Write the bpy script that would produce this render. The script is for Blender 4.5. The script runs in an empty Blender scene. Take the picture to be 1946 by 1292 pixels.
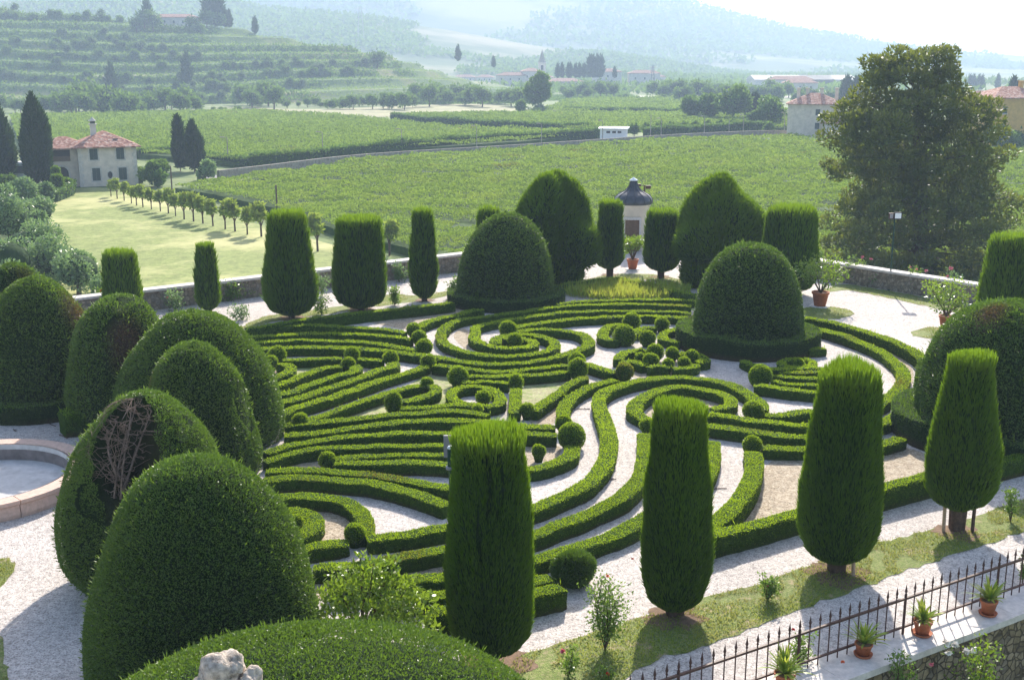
HAZE, HTOP, SKY, SUN, EXPO = .00050, 190., .15, 4.9, .93
import bpy, math, random
import numpy as np
from math import sin, cos, pi, radians as rad
rng = np.random.default_rng(7)
random.seed(7)
sc = bpy.context.scene
COL = sc.collection
# ---------------------------------------------------------------- camera numbers (metres; camera stands 10.1 m above the garden)
PW, PH, FPX, CX, CY, PITCH, CZ = 1946., 1292., 2200., 973., 646., rad(13.4), 10.1
cP, sP = cos(PITCH), sin(PITCH)
VZ = -5.5                                    # level of the valley floor below the garden terrace
def gp(px, py, z=0.):
    v = (py-CY)/FPX; t = (CZ-z)/(sP+v*cP)
    return np.array([(px-CX)/FPX*t, t*(cP-v*sP), z])
def at(px, py, Y):
    v = (py-CY)/FPX; t = Y/(cP-v*sP)
    return np.array([(px-CX)/FPX*t, Y, CZ-t*(sP+v*cP)])
def depth(p): return p[1]*cP+(CZ-p[2])*sP
def nrm(a): return a/np.maximum(np.linalg.norm(a, axis=-1, keepdims=True), 1e-9)
_K = [(rng.normal(size=(10, 3)), rng.uniform(0, 6.28, 10)) for _ in range(4)]
def noise(P, s=1., seed=0):
    K, ph = _K[seed % 4]
    return np.sin(np.asarray(P) @ (K.T*s) + ph + seed*1.7).sum(-1)/3.2
# ---------------------------------------------------------------- mesh building
class MB:
    def __init__(s): s.V=[]; s.L=[]; s.T=[]; s.M=[]; s.A=[]; s.S=[]; s.n=0
    def add(s, V, F, mat=0, attr=None, smooth=False):
        V = np.asarray(V, float).reshape(-1, 3); n = len(V)
        if isinstance(F, np.ndarray):
            s.L.append((F+s.n).ravel()); s.T.append(np.full(len(F), F.shape[1])); k = len(F)
        else:
            s.L.append(np.concatenate([np.asarray(f) for f in F])+s.n); s.T.append(np.array([len(f) for f in F])); k = len(F)
        s.V.append(V); s.M.append(np.full(k, mat)); s.S.append(np.full(k, smooth))
        if attr is None: a = np.tile([.5, 0., 0.], (n, 1))
        else: a = np.broadcast_to(np.asarray(attr, float), (n, 3))
        s.A.append(a); s.n += n
        return s
    def build(s, name, mats, parent=None, org=None):
        V = np.concatenate(s.V)
        if org is None: org = np.array([V[:,0].mean(), V[:,1].mean(), V[:,2].min()]) if parent is None else np.array(parent.location)
        org = np.asarray(org, float)
        me = bpy.data.meshes.new(name)
        L = np.concatenate(s.L).astype(np.int32); T = np.concatenate(s.T)
        me.vertices.add(len(V)); me.vertices.foreach_set('co', (V-org).ravel().astype(np.float32))
        me.loops.add(len(L)); me.loops.foreach_set('vertex_index', L)
        me.polygons.add(len(T)); me.polygons.foreach_set('loop_start', (np.cumsum(T)-T).astype(np.int32))
        me.polygons.foreach_set('material_index', np.concatenate(s.M).astype(np.int32))
        me.polygons.foreach_set('use_smooth', np.concatenate(s.S))
        at_ = me.attributes.new('lv', 'FLOAT_VECTOR', 'POINT')
        at_.data.foreach_set('vector', np.concatenate(s.A).ravel().astype(np.float32))
        me.update(calc_edges=True)
        for m in (mats if isinstance(mats, (list, tuple)) else [mats]): me.materials.append(m)
        o = bpy.data.objects.new(name, me); COL.objects.link(o)
        if parent is not None: o.parent = parent
        else: o.location = org
        return o
def tag(o, label, cat, group=None):
    o['label'] = label; o['category'] = cat
    if group: o['group'] = group
    return o
def kind(o, k, label=None):
    o['kind'] = k
    if label: o['label'] = label
    return o
def empty(name, loc, label, cat, group=None):
    o = bpy.data.objects.new(name, None); COL.objects.link(o); o.location = loc; o.empty_display_size = .2
    return tag(o, label, cat, group)
def copy_tree(o, parent=None):
    c = o.copy(); COL.objects.link(c)
    if parent is not None: c.parent = parent
    for ch in list(o.children): copy_tree(ch, c)
    return c
BOXF = np.array([[0,3,2,1],[4,5,6,7],[0,1,5,4],[1,2,6,5],[2,3,7,6],[3,0,4,7]])
def box(mb, lo, hi, mat=0, attr=None):
    x0,y0,z0 = lo; x1,y1,z1 = hi
    mb.add([[x0,y0,z0],[x1,y0,z0],[x1,y1,z0],[x0,y1,z0],[x0,y0,z1],[x1,y0,z1],[x1,y1,z1],[x0,y1,z1]], BOXF, mat, attr)
def obox(mb, a, b, w, z0, z1, mat=0, attr=None):
    """a wall-like box from plan point a to b, w thick"""
    a = np.array(a[:2], float); b = np.array(b[:2], float); d = nrm(b-a); n = np.array([-d[1], d[0]])*w/2
    q = [a-n, b-n, b+n, a+n]
    mb.add([[*p, z0] for p in q]+[[*p, z1] for p in q], BOXF, mat, attr)
def tube(mb, P, R, seg=6, mat=0, attr=None, cap=True):
    P = np.asarray(P, float); R = np.broadcast_to(np.asarray(R, float), (len(P),)); n = len(P)
    T = nrm(np.gradient(P, axis=0)); up = np.where(np.abs(T[:, 2:3])>.9, [[1.,0,0]], [[0,0,1.]])
    A = nrm(np.cross(T, up)); B = np.cross(T, A)
    th = np.linspace(0, 2*pi, seg, endpoint=False)
    V = P[:,None]+R[:,None,None]*(A[:,None]*np.cos(th)[None,:,None]+B[:,None]*np.sin(th)[None,:,None])
    i = np.arange(n-1)[:,None]*seg; j = np.arange(seg)[None]; k = (j+1)%seg
    F = np.stack([i+j, i+k, i+seg+k, i+seg+j], -1).reshape(-1, 4)
    mb.add(V.reshape(-1,3), F, mat, attr, True)
    if cap:
        mb.add(V[0], [list(range(seg))[::-1]], mat, attr); mb.add(V[-1], [list(range(seg))], mat, attr)
def lathe(mb, c, prof, seg=24, mat=0, attr=None, smooth=True, sx=1., sy=1., cap=False):
    """prof: list of (r, z)"""
    prof = np.asarray(prof, float); th = np.linspace(0, 2*pi, seg, endpoint=False); n = len(prof)
    V = np.stack([prof[:,:1]*np.cos(th)*sx, prof[:,:1]*np.sin(th)*sy, np.repeat(prof[:,1:], seg, 1)], -1)+np.asarray(c)
    i = np.arange(n-1)[:,None]*seg; j = np.arange(seg)[None]; k = (j+1)%seg
    mb.add(V.reshape(-1,3), np.stack([i+j, i+k, i+seg+k, i+seg+j], -1).reshape(-1,4), mat, attr, smooth)
    if cap: mb.add(V[0], [list(range(seg))[::-1]], mat, attr); mb.add(V[-1], [list(range(seg))], mat, attr)
def sheet(name, pts, z, mat, sub=None):
    mb = MB(); mb.add([[p[0], p[1], z] for p in pts], [list(range(len(pts)))]); return mb.build(name, mat)
def spline(pts, step=.25, closed=False):
    P = np.asarray(pts, float)
    if closed: P = np.vstack([P[-1:], P, P[:2]])
    else: P = np.vstack([2*P[0]-P[1], P, 2*P[-1]-P[-2]])
    out = []
    for i in range(1, len(P)-2):
        n = max(2, int(np.linalg.norm(P[i+1]-P[i])/step)+1); t = np.linspace(0, 1, n, endpoint=False)[:,None]
        a,b,c,d = P[i-1:i+3]
        out.append(.5*(2*b+(c-a)*t+(2*a-5*b+4*c-d)*t**2+(3*b-a-3*c+d)*t**3))
    if not closed: out.append(P[-2:-1])
    Q = np.vstack(out)
    return Q
# ---------------------------------------------------------------- leaves: diamonds with their own direction
def leaves(mb, P, D, side, L, w, v, tip=0., dead=0., mat=0, fold=0.):
    n = len(P)
    if n == 0: return
    D = nrm(D); S = nrm(np.cross(D, side))
    L = np.broadcast_to(np.asarray(L, float), (n,))[:,None]; w = np.broadcast_to(np.asarray(w, float), (n,))[:,None]
    m = P+D*L*.45
    V = np.stack([P, m+S*w*.5, P+D*L, m-S*w*.5], 1).reshape(-1, 3)
    a = np.stack([np.broadcast_to(x, (n,)) for x in (v, tip, dead)], -1)
    mb.add(V, np.arange(4*n).reshape(-1,4), mat, np.repeat(a, 4, 0))
def rv(n): return rng.normal(size=(n, 3))
# ---------------------------------------------------------------- materials
def mat(name):
    m = bpy.data.materials.new(name); m.use_nodes = True; nt = m.node_tree; nt.nodes.clear(); return m, nt
def nd(nt, t, **k):
    n = nt.nodes.new('ShaderNode'+t)
    for a, b in k.items():
        if a in n.inputs.keys(): n.inputs[a].default_value = b
        else: setattr(n, a, b)
    return n
def c4(c): return (*c, 1.) if len(c) == 3 else c
def mixc(nt, f, a, b):
    n = nt.nodes.new('ShaderNodeMix'); n.data_type = 'RGBA'
    for i, x in ((0, f), (6, a), (7, b)):
        if hasattr(x, 'is_linked'): nt.links.new(x, n.inputs[i])
        else: n.inputs[i].default_value = x if i == 0 else c4(x)
    return n.outputs[2]
def ramp(nt, fac, stops):
    r = nt.nodes.new('ShaderNodeValToRGB'); e = r.color_ramp.elements
    while len(e) < len(stops): e.new(.5)
    for el, (p, c) in zip(e, stops): el.position = p; el.color = c4(c)
    nt.links.new(fac, r.inputs[0]); return r.outputs[0]
def ntex(nt, scale, detail=4., rough=.6, co=None):
    n = nd(nt, 'TexNoise', Scale=scale, Detail=detail, Roughness=rough)
    if co is None: co = nd(nt, 'NewGeometry').outputs['Position']
    nt.links.new(co, n.inputs['Vector']); return n.outputs[0]
def bump(nt, h, strength, dist):
    b = nd(nt, 'Bump', Strength=strength, Distance=dist); nt.links.new(h, b.inputs['Height']); return b.outputs[0]
def finish(nt, shader):
    o = nd(nt, 'OutputMaterial'); nt.links.new(shader, o.inputs['Surface'])
def pbr(nt, col, rough=.8, nor=None, spec=.3, metal=0.):
    p = nd(nt, 'BsdfPrincipled'); p.inputs['Roughness'].default_value = rough
    p.inputs['Specular IOR Level'].default_value = spec; p.inputs['Metallic'].default_value = metal
    if hasattr(col, 'is_linked'): nt.links.new(col, p.inputs['Base Color'])
    else: p.inputs['Base Color'].default_value = c4(col)
    if nor is not None: nt.links.new(nor, p.inputs['Normal'])
    return p.outputs[0]
def leafmat(name, dark, light, fresh, dead=(.16,.075,.035), rough=.45, spec=.35, tr=.35, trc=None):
    m, nt = mat(name); a = nd(nt, 'Attribute', attribute_name='lv')
    s = nd(nt, 'SeparateXYZ'); nt.links.new(a.outputs['Vector'], s.inputs[0])
    c = mixc(nt, s.outputs[0], dark, light); c = mixc(nt, s.outputs[1], c, fresh); c = mixc(nt, s.outputs[2], c, dead)
    p = pbr(nt, c, rough, None, spec)
    t = nd(nt, 'BsdfTranslucent'); tc = mixc(nt, .6, c, trc or tuple(min(1, x*1.6) for x in fresh))
    tc = mixc(nt, s.outputs[2], tc, dead); nt.links.new(tc, t.inputs[0])
    x = nd(nt, 'MixShader'); x.inputs[0].default_value = tr
    nt.links.new(p, x.inputs[1]); nt.links.new(t.outputs[0], x.inputs[2]); finish(nt, x.outputs[0]); return m
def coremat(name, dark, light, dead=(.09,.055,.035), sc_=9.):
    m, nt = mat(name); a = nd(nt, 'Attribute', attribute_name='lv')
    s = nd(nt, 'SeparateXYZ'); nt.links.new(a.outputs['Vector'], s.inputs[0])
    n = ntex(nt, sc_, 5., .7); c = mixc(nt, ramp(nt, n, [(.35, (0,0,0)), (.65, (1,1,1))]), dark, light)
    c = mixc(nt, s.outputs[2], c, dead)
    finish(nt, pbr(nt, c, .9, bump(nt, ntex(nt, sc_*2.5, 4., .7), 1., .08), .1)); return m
def plain(name, col, rough=.6, var=.25, scale=6., bmp=0., metal=0., spec=.3, bs=None):
    m, nt = mat(name); n = ntex(nt, scale, 6., .65)
    lo = tuple(x*(1-var) for x in col); hi = tuple(min(1, x*(1+var)) for x in col)
    c = ramp(nt, n, [(.3, lo), (.7, hi)])
    finish(nt, pbr(nt, c, rough, bump(nt, ntex(nt, bs or scale*4, 5., .7), .6, bmp) if bmp else None, spec, metal)); return m
def speckle(name, cols, scale, var, rough=.9, bmp=.01, big=.35, patch=None):
    """gravel: many small stones, each its own colour, uneven patches"""
    m, nt = mat(name); g = nd(nt, 'NewGeometry').outputs['Position']
    v = nd(nt, 'TexVoronoi', Scale=scale); nt.links.new(g, v.inputs['Vector'])
    sp = nd(nt, 'SeparateXYZ'); nt.links.new(v.outputs['Color'], sp.inputs[0])
    c = ramp(nt, sp.outputs[0], [(i/(len(cols)-1), x) for i, x in enumerate(cols)])
    n = ntex(nt, big, 5., .65, g); c2 = mixc(nt, ramp(nt, n, [(.35, (0,0,0)), (.7, (1,1,1))]), c, c)
    dk = nd(nt, 'HueSaturation', Value=1-var); nt.links.new(c, dk.inputs['Color'])
    c = mixc(nt, ramp(nt, n, [(.3, (1,1,1)), (.65, (0,0,0))]), c, dk.outputs[0])
    n2 = ntex(nt, scale*.16, 4., .7, g); dk2 = nd(nt, 'HueSaturation', Value=.72); nt.links.new(c, dk2.inputs['Color'])
    c = mixc(nt, ramp(nt, n2, [(.38, (1,1,1)), (.55, (0,0,0))]), c, dk2.outputs[0])
    if patch:
        n3 = ntex(nt, patch[0], 6., .7, g); c = mixc(nt, ramp(nt, n3, [(patch[1], (0,0,0)), (patch[1]+.1, (1,1,1))]), c, patch[2])
    finish(nt, pbr(nt, c, rough, bump(nt, v.outputs['Distance'], .9, bmp), .2)); return m
def rubble(name, cols, mortar, scale, rough=.9):
    m, nt = mat(name); g = nd(nt, 'NewGeometry').outputs['Position']
    w = nd(nt, 'TexNoise', Scale=3.); nt.links.new(g, w.inputs['Vector'])
    mx = nd(nt, 'VectorMath', operation='MULTIPLY_ADD'); nt.links.new(w.outputs['Color'], mx.inputs[0]); mx.inputs[1].default_value = (.12,.12,.12); nt.links.new(g, mx.inputs[2])
    v = nd(nt, 'TexVoronoi', Scale=scale); nt.links.new(mx.outputs[0], v.inputs['Vector'])
    e = nd(nt, 'TexVoronoi', Scale=scale, feature='DISTANCE_TO_EDGE'); nt.links.new(mx.outputs[0], e.inputs['Vector'])
    sp = nd(nt, 'SeparateXYZ'); nt.links.new(v.outputs['Color'], sp.inputs[0])
    c = ramp(nt, sp.outputs[0], [(i/(len(cols)-1), x) for i, x in enumerate(cols)])
    n = ntex(nt, 7., 6., .7, g); d = nd(nt, 'HueSaturation', Value=.55); nt.links.new(c, d.inputs['Color'])
    c = mixc(nt, ramp(nt, n, [(.35,(1,1,1)),(.6,(0,0,0))]), c, d.outputs[0])
    er = ramp(nt, e.outputs['Distance'], [(.03,(0,0,0)),(.1,(1,1,1))])
    c = mixc(nt, er, mortar, c)
    finish(nt, pbr(nt, c, rough, bump(nt, er, .8, .03), .15)); return m
M = {}
M['box'] = leafmat('box_leaf', (.05,.12,.008), (.12,.23,.013), (.24,.34,.014), tr=.48, rough=.42, trc=(.42,.56,.02))
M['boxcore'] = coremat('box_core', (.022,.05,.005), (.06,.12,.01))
M['yew'] = leafmat('dark_box_leaf', (.028,.072,.011), (.12,.205,.04), (.16,.23,.025), tr=.3, rough=.45, spec=.38, trc=(.18,.31,.02))
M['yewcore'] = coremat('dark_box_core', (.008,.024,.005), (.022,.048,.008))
M['cyp'] = leafmat('cypress_leaf', (.026,.075,.004), (.11,.215,.010), (.23,.33,.02), dead=(.12,.11,.03), tr=.38, rough=.55, spec=.2, trc=(.22,.36,.012))
M['cypcore'] = coremat('cypress_core', (.008,.026,.004), (.024,.062,.006))
M['citrus'] = leafmat('citrus_leaf', (.04,.11,.012), (.13,.26,.02), (.36,.42,.03), tr=.38, rough=.3, spec=.55, trc=(.3,.45,.03))
M['rose'] = leafmat('rose_leaf', (.03,.08,.02), (.08,.17,.03), (.22,.33,.04), tr=.35, rough=.4, spec=.4)
M['olean'] = leafmat('oleander_leaf', (.05,.11,.04), (.14,.23,.08), (.20,.30,.10), tr=.32, rough=.3, spec=.6)
M['magn'] = leafmat('magnolia_leaf', (.018,.05,.010), (.06,.105,.018), (.20,.20,.022), tr=.3, rough=.5, spec=.5, dead=(.14,.06,.02), trc=(.3,.36,.02))
M['tree'] = leafmat('broad_leaf', (.03,.08,.015), (.09,.19,.03), (.17,.26,.045), tr=.35, rough=.75, spec=.08)
M['treecore'] = coremat('broad_leaf_core', (.012,.035,.01), (.035,.07,.014), sc_=1.5)
M['olive'] = leafmat('olive_leaf', (.05,.09,.035), (.13,.19,.08), (.17,.23,.09), tr=.3, rough=.75, spec=.08)
M['dcyp'] = leafmat('tall_cypress_leaf', (.010,.028,.010), (.03,.065,.016), (.05,.10,.02), tr=.2, rough=.6, spec=.2)
M['vine'] = leafmat('vine_leaf', (.085,.16,.025), (.23,.33,.065), (.41,.42,.08), tr=.4, rough=.8, spec=.05, trc=(.30,.42,.05))
M['vinecore'] = coremat('vine_core', (.02,.05,.010), (.06,.11,.016), sc_=.9)
M['grassb'] = leafmat('grass_blade', (.09,.16,.012), (.20,.31,.03), (.38,.36,.09), dead=(.38,.29,.14), tr=.35, rough=.6, spec=.2)
M['strap'] = leafmat('strap_leaf', (.07,.18,.02), (.18,.34,.04), (.45,.45,.06), tr=.4, rough=.35, spec=.4)
M['bark'] = plain('bark', (.10,.065,.045), .9, .5, 12., .02)
M['twig'] = plain('dry_twig', (.24,.165,.12), .85, .4, 20.)
M['stake'] = plain('stake_wood', (.42,.30,.20), .85, .3, 20., .004)
M['gravel'] = speckle('white_gravel', [(.33,.285,.26),(.57,.50,.46),(.67,.60,.555),(.76,.70,.655)], 42., .17, patch=(1.1,.66,(.36,.33,.2)))
M['tan'] = speckle('tan_bed_gravel', [(.24,.18,.12),(.40,.32,.23),(.48,.39,.29),(.56,.48,.37)], 28., .15, patch=(.8,.6,(.30,.26,.12)))
M['weedy'] = speckle('weedy_bed', [(.30,.25,.15),(.42,.38,.22),(.36,.40,.15),(.5,.46,.3)], 22., .2, patch=(1.5,.5,(.19,.25,.06)))
M['turf'] = speckle('thin_turf', [(.12,.17,.04),(.19,.26,.06),(.26,.30,.09),(.36,.33,.16)], 60., .25, patch=(2.2,.55,(.36,.29,.17)))
M['soil'] = plain('bare_soil', (.20,.13,.085), .95, .35, 9., .02)
M['lawn'] = speckle('mown_lawn', [(.19,.235,.06),(.235,.28,.075),(.29,.325,.10)], 7., .14, bmp=.01, big=.05, patch=(.05,.48,(.42,.40,.17)))
M['valley'] = speckle('valley_soil', [(.10,.15,.04),(.15,.21,.06),(.2,.24,.08)], .6, .2, bmp=.05, big=.01, patch=(.02,.6,(.30,.27,.13)))
M['dry'] = speckle('dry_grass', [(.30,.27,.14),(.38,.34,.19),(.26,.28,.12)], .7, .2, bmp=.05, big=.03)
M['rubble'] = rubble('rubble_stone', [(.20,.16,.12),(.33,.27,.20),(.42,.35,.27),(.28,.25,.22)], (.20,.17,.13), 5.5)
M['rubble2'] = rubble('brown_rubble', [(.17,.13,.08),(.30,.23,.14),(.38,.30,.20),(.22,.18,.14)], (.09,.07,.05), 6.5)
M['fieldwall'] = rubble('field_wall_stone', [(.26,.22,.19),(.36,.31,.27),(.42,.38,.33)], (.3,.27,.23), 2.2)
M['coping'] = plain('stone_coping', (.62,.56,.52), .8, .2, 7., .006)
M['pink'] = plain('pink_marble', (.58,.40,.32), .6, .18, 9., .004, bs=40)
M['basin'] = plain('basin_plaster', (.55,.52,.5), .8, .2, 3., .004)
M['basindark'] = plain('dark_plaster', (.20,.17,.16), .85, .3, 4., .004)
M['tufa'] = plain('tufa_rock', (.44,.37,.31), .95, .7, 13., .06, bs=16)
M['terra'] = plain('terracotta', (.42,.135,.06), .75, .22, 14., .004)
M['iron'] = plain('rusty_iron', (.085,.04,.032), .6, .4, 30., .002)
M['green'] = plain('green_paint', (.02,.06,.04), .5, .2, 10.)
M['grey'] = plain('grey_panel', (.30,.28,.29), .5, .1, 6.)
M['whitep'] = plain('white_paint', (.75,.75,.76), .5, .06, 6.)
M['lead'] = plain('lead_sheet', (.075,.078,.088), .38, .25, 5., .004, spec=.5, metal=.3)
M['plaster'] = plain('cream_plaster', (.74,.66,.57), .9, .1, 2.5, .004)
M['housewall'] = plain('old_render', (.66,.56,.46), .9, .18, 1.2, .01)
M['quoin'] = plain('quoin_stone', (.55,.49,.43), .85, .2, 2.5, .01)
M['shutter'] = plain('green_shutter', (.035,.06,.055), .6, .2, 8.)
M['dark'] = plain('dark_opening', (.03,.024,.022), .8, .3, 5.)
M['door'] = plain('brown_door', (.16,.10,.065), .7, .25, 9., .004)
M['glass'] = plain('window_glass', (.05,.06,.07), .15, .2, 3., spec=.6)
M['yellow'] = plain('yellow_render', (.60,.36,.10), .9, .15, 1.5)
M['pale'] = plain('pale_render', (.62,.56,.50), .9, .15, .8)
M['road'] = plain('asphalt', (.20,.19,.19), .9, .15, 1., .01)
M['white'] = plain('white_sheet_roof', (.85,.84,.84), .5, .05, 1.)
M['redfl'] = plain('red_petal', (.65,.012,.012), .6, .2, 40.)
M['pinkfl'] = plain('pink_petal', (.75,.22,.26), .6, .2, 40.)
M['orangefl'] = plain('orange_petal', (.80,.18,.06), .6, .2, 40.)
M['whitefl'] = plain('cream_petal', (.85,.78,.68), .6, .1, 40.)
def rooftile():
    m, nt = mat('clay_roof_tiles'); g = nd(nt, 'NewGeometry').outputs['Position']
    v = nd(nt, 'TexVoronoi', Scale=3.2); nt.links.new(g, v.inputs['Vector'])
    sp = nd(nt, 'SeparateXYZ'); nt.links.new(v.outputs['Color'], sp.inputs[0])
    c = ramp(nt, sp.outputs[0], [(0,(.22,.10,.075)),(.4,(.36,.17,.12)),(.75,(.44,.24,.18)),(1,(.52,.38,.31))])
    finish(nt, pbr(nt, c, .9, bump(nt, v.outputs['Distance'], .8, .08), .15)); return m
M['roof'] = rooftile()
def hillmat(name, a, b, t, sc_):
    m, nt = mat(name); g = nd(nt, 'NewGeometry'); sp = nd(nt, 'SeparateXYZ'); nt.links.new(g.outputs['Normal'], sp.inputs[0])
    n = ntex(nt, sc_, 6., .65, g.outputs['Position']); c = ramp(nt, n, [(.3, a), (.55, b), (.75, t)])
    n2 = ntex(nt, sc_*.28, 4., .6, g.outputs['Position'])
    c = mixc(nt, ramp(nt, n2, [(.52,(0,0,0)),(.62,(1,1,1))]), c, t)
    finish(nt, pbr(nt, c, .95, bump(nt, ntex(nt, sc_*5, 5., .7), .7, .6), .1)); return m
M['hill'] = hillmat('hill_ground', (.05,.10,.03), (.11,.17,.05), (.27,.24,.12), .03)
M['ridge'] = hillmat('ridge_ground', (.05,.09,.035), (.10,.14,.06), (.30,.27,.17), .012)
M['mount'] = hillmat('mountain_ground', (.06,.10,.04), (.11,.15,.06), (.30,.29,.18), .008)
# ================================================================ garden terrace and its ground
wl0, wl1 = gp(270,550,.9), gp(877,481,.9); wr0, wr1 = gp(1555,493,.9), gp(1865,540,.9)
def isect(a,b,c,d):
    A = np.array([[b[0]-a[0], c[0]-d[0]],[b[1]-a[1], c[1]-d[1]]]); s = np.linalg.solve(A, [c[0]-a[0], c[1]-a[1]])
    return np.array([a[0]+(b[0]-a[0])*s[0], a[1]+(b[1]-a[1])*s[0]])
corner = isect(wl0, wl1, wr0, wr1)
fa, fb = gp(1701,1210,.12), gp(1935,1126,.12)          # foot of the iron fence
fd = nrm((fb-fa)[:2]); fn = np.array([fd[1], -fd[0]])   # fn points away from the garden
f_start = fa[:2]+fd*((1.35-fa[0])/fd[0])
far_l = wl0[:2]+nrm((wl0-wl1)[:2])*30
f_end = isect(np.array([*fa[:2],0]), np.array([*fb[:2],0]), wr0, wr1)
edge = f_start+fn*.45
terr = [far_l, np.array([far_l[0], -4.]), np.array([f_start[0]+.4, -4.]), edge, f_end+fn*.45, corner]
mb = MB(); n = len(terr)
mb.add([[*p, 0] for p in terr]+[[*p, -6.4] for p in terr], [list(range(n))]+[[i, (i+1) % n, n+(i+1) % n, n+i][::-1] for i in range(n)])
kind(mb.build('gravel_terrace_ground', M['gravel']), 'structure')
def poly(name, pxs, z, m, n=4):
    P = spline([gp(*p)[:2] for p in pxs], .3, True)
    return kind(sheet(name, P, z, m), 'structure')
def lin(name, pxs, z, m): return kind(sheet(name, [gp(*p) for p in pxs], z, m), 'structure')
# tan beds between the hedges, weedy spots, turf strips
poly('tan_bed', [(1390,985),(1462,880),(1530,845),(1640,835),(1720,850),(1770,870),(1775,905),(1640,950),(1500,985)], .004, M['tan'])
poly('tan_bed', [(660,600),(740,592),(850,575),(880,590),(800,620),(780,628)], .004, M['tan'])
poly('tan_bed', [(590,960),(640,955),(668,985),(660,1020),(600,1035)], .004, M['tan'])
poly('tan_bed', [(862,640),(880,625),(905,640),(890,665)], .004, M['tan'])
poly('tan_bed', [(1225,790),(1260,755),(1330,748),(1375,765),(1340,790),(1250,800)], .004, M['tan'])
poly('tan_bed', [(1005,800),(1045,755),(1070,730),(1062,790),(1040,810)], .004, M['tan'])
poly('tan_bed', [(1035,845),(1065,850),(1060,870),(1035,885)], .004, M['tan'])
poly('tan_bed', [(1640,640),(1700,670),(1735,705),(1725,740),(1700,690),(1640,655)], .004, M['tan'])
poly('tan_bed', [(510,705),(600,690),(690,690),(690,730),(560,790),(530,760)], .004, M['tan'])
poly('tan_bed', [(1200,715),(1235,690),(1300,688),(1320,705),(1260,720)], .004, M['tan'])
poly('tan_bed', [(520,870),(800,830),(1000,840),(1000,900),(800,905),(600,895)], .004, M['tan'])
poly('tan_bed', [(600,1100),(840,1070),(1000,1010),(1200,970),(1010,1050),(840,1120),(600,1140)], .004, M['tan'])
poly('weedy_bed', [(770,735),(830,705),(862,720),(850,765),(800,790),(700,800),(640,800)], .008, M['weedy'])
poly('weedy_bed', [(990,735),(1070,725),(1060,740),(1020,775),(985,770)], .008, M['weedy'])
poly('weedy_bed', [(540,690),(650,680),(700,690),(640,710),(550,740)], .008, M['weedy'])
def turf(name, pxs, dens, z=.008, L=.06, straight=False, m='turf'):
    if straight: P = np.array([gp(*p)[:2] for p in pxs])
    else: P = spline([gp(*p)[:2] for p in pxs], .3, True)
    P = P+rng.normal(size=P.shape)*.05
    kind(sheet(name+'_ground', P, z, M[m]), 'structure')
    lo, hi = P.min(0), P.max(0); N = min(int((hi-lo).prod()*dens*2.2), 160000); Q = rng.uniform(lo, hi, (N, 2))
    x, y = Q.T; ins = np.zeros(N, bool); j = len(P)-1
    for i in range(len(P)):
        a, b = P[i], P[j]; c = (a[1] > y) != (b[1] > y)
        with np.errstate(all='ignore'): ins ^= c & (x < (b[0]-a[0])*(y-a[1])/(b[1]-a[1]+1e-12)+a[0])
        j = i
    Q = Q[ins]; q3 = np.c_[Q, np.full(len(Q), z)]
    nn = noise(q3, 1.6, 1)+noise(q3, 5., 2)*.6; keep = nn > -.55; Q = q3[keep]; nn = nn[keep]; n = len(Q)
    mb = MB(); d = rv(n)*.55+[0,0,.8]
    leaves(mb, Q, d, rv(n), rng.uniform(.5,1.4,n)*L*.8, .018, np.clip(.45+.3*nn+rng.normal(size=n)*.2, 0, 1), np.clip(rng.random(n)-.6, 0, 1)*2, np.clip(.2-nn*.5, 0, .8)*rng.random(n))
    return kind(mb.build(name, M['grassb']), 'stuff')
turf('grass', [(985,1292),(960,1262),(1060,1225),(1110,1205),(1225,1170),(1300,1150),(1400,1120),(1520,1080),(1640,1035),(1760,1010),(1840,985),(1946,950),(2000,935),(2000,985),(1946,1010),(1860,1040),(1760,1072),(1640,1115),(1500,1165),(1380,1215),(1260,1250),(1180,1292),(1150,1320)], 420, L=.07)
turf('grass', [(455,625),(520,612),(600,600),(700,585),(790,573),(862,560),(862,552),(790,562),(740,560),(660,580),(590,590),(500,603)], 160, L=.06)
turf('grass', [(290,588),(430,572),(505,560),(610,548),(740,530),(870,518),(870,510),(740,520),(610,537),(500,548),(400,562),(290,578)], 130, L=.07)
turf('grass', [(1555,558),(1610,552),(1680,565),(1760,582),(1850,602),(1850,588),(1760,566),(1680,552),(1600,540)], 130, L=.06)
turf('grass', [(1510,592),(1540,583),(1590,584),(1622,594),(1610,603),(1570,607),(1520,603)], 250, L=.05)
turf('grass', [(1732,630),(1770,622),(1820,622),(1850,632),(1800,645),(1740,640)], 250, L=.05)
turf('grass', [(1110,535),(1160,522),(1240,522),(1300,534),(1300,545),(1220,532),(1150,540)], 130, L=.05)
turf('grass', [(-60,1075),(0,1062),(26,1064),(22,1090),(0,1120),(-60,1140)], 500, L=.06)
turf('grass', [(-80,1210),(0,1205),(10,1240),(14,1292),(20,1330),(-80,1330)], 500, L=.06)
for px, py, r in ((1590,1088,.75),(1278,1168,.65),(938,1258,.8),(1815,1008,.6),(555,603,.7),(686,588,.7),(806,570,.5),(1255,526,.6),(1158,522,.5)):
    c = gp(px,py); th = np.linspace(0,2*pi,60)[:-1]; rr = r*.8*(1+.12*np.sin(3*th+px)+.1*np.sin(7*th+px)+.08*rng.normal(size=59))
    kind(sheet('bare_soil', np.c_[c[0]+rr*np.cos(th), c[1]-.1+rr*np.sin(th)], .013, M['soil']), 'structure')
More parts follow.
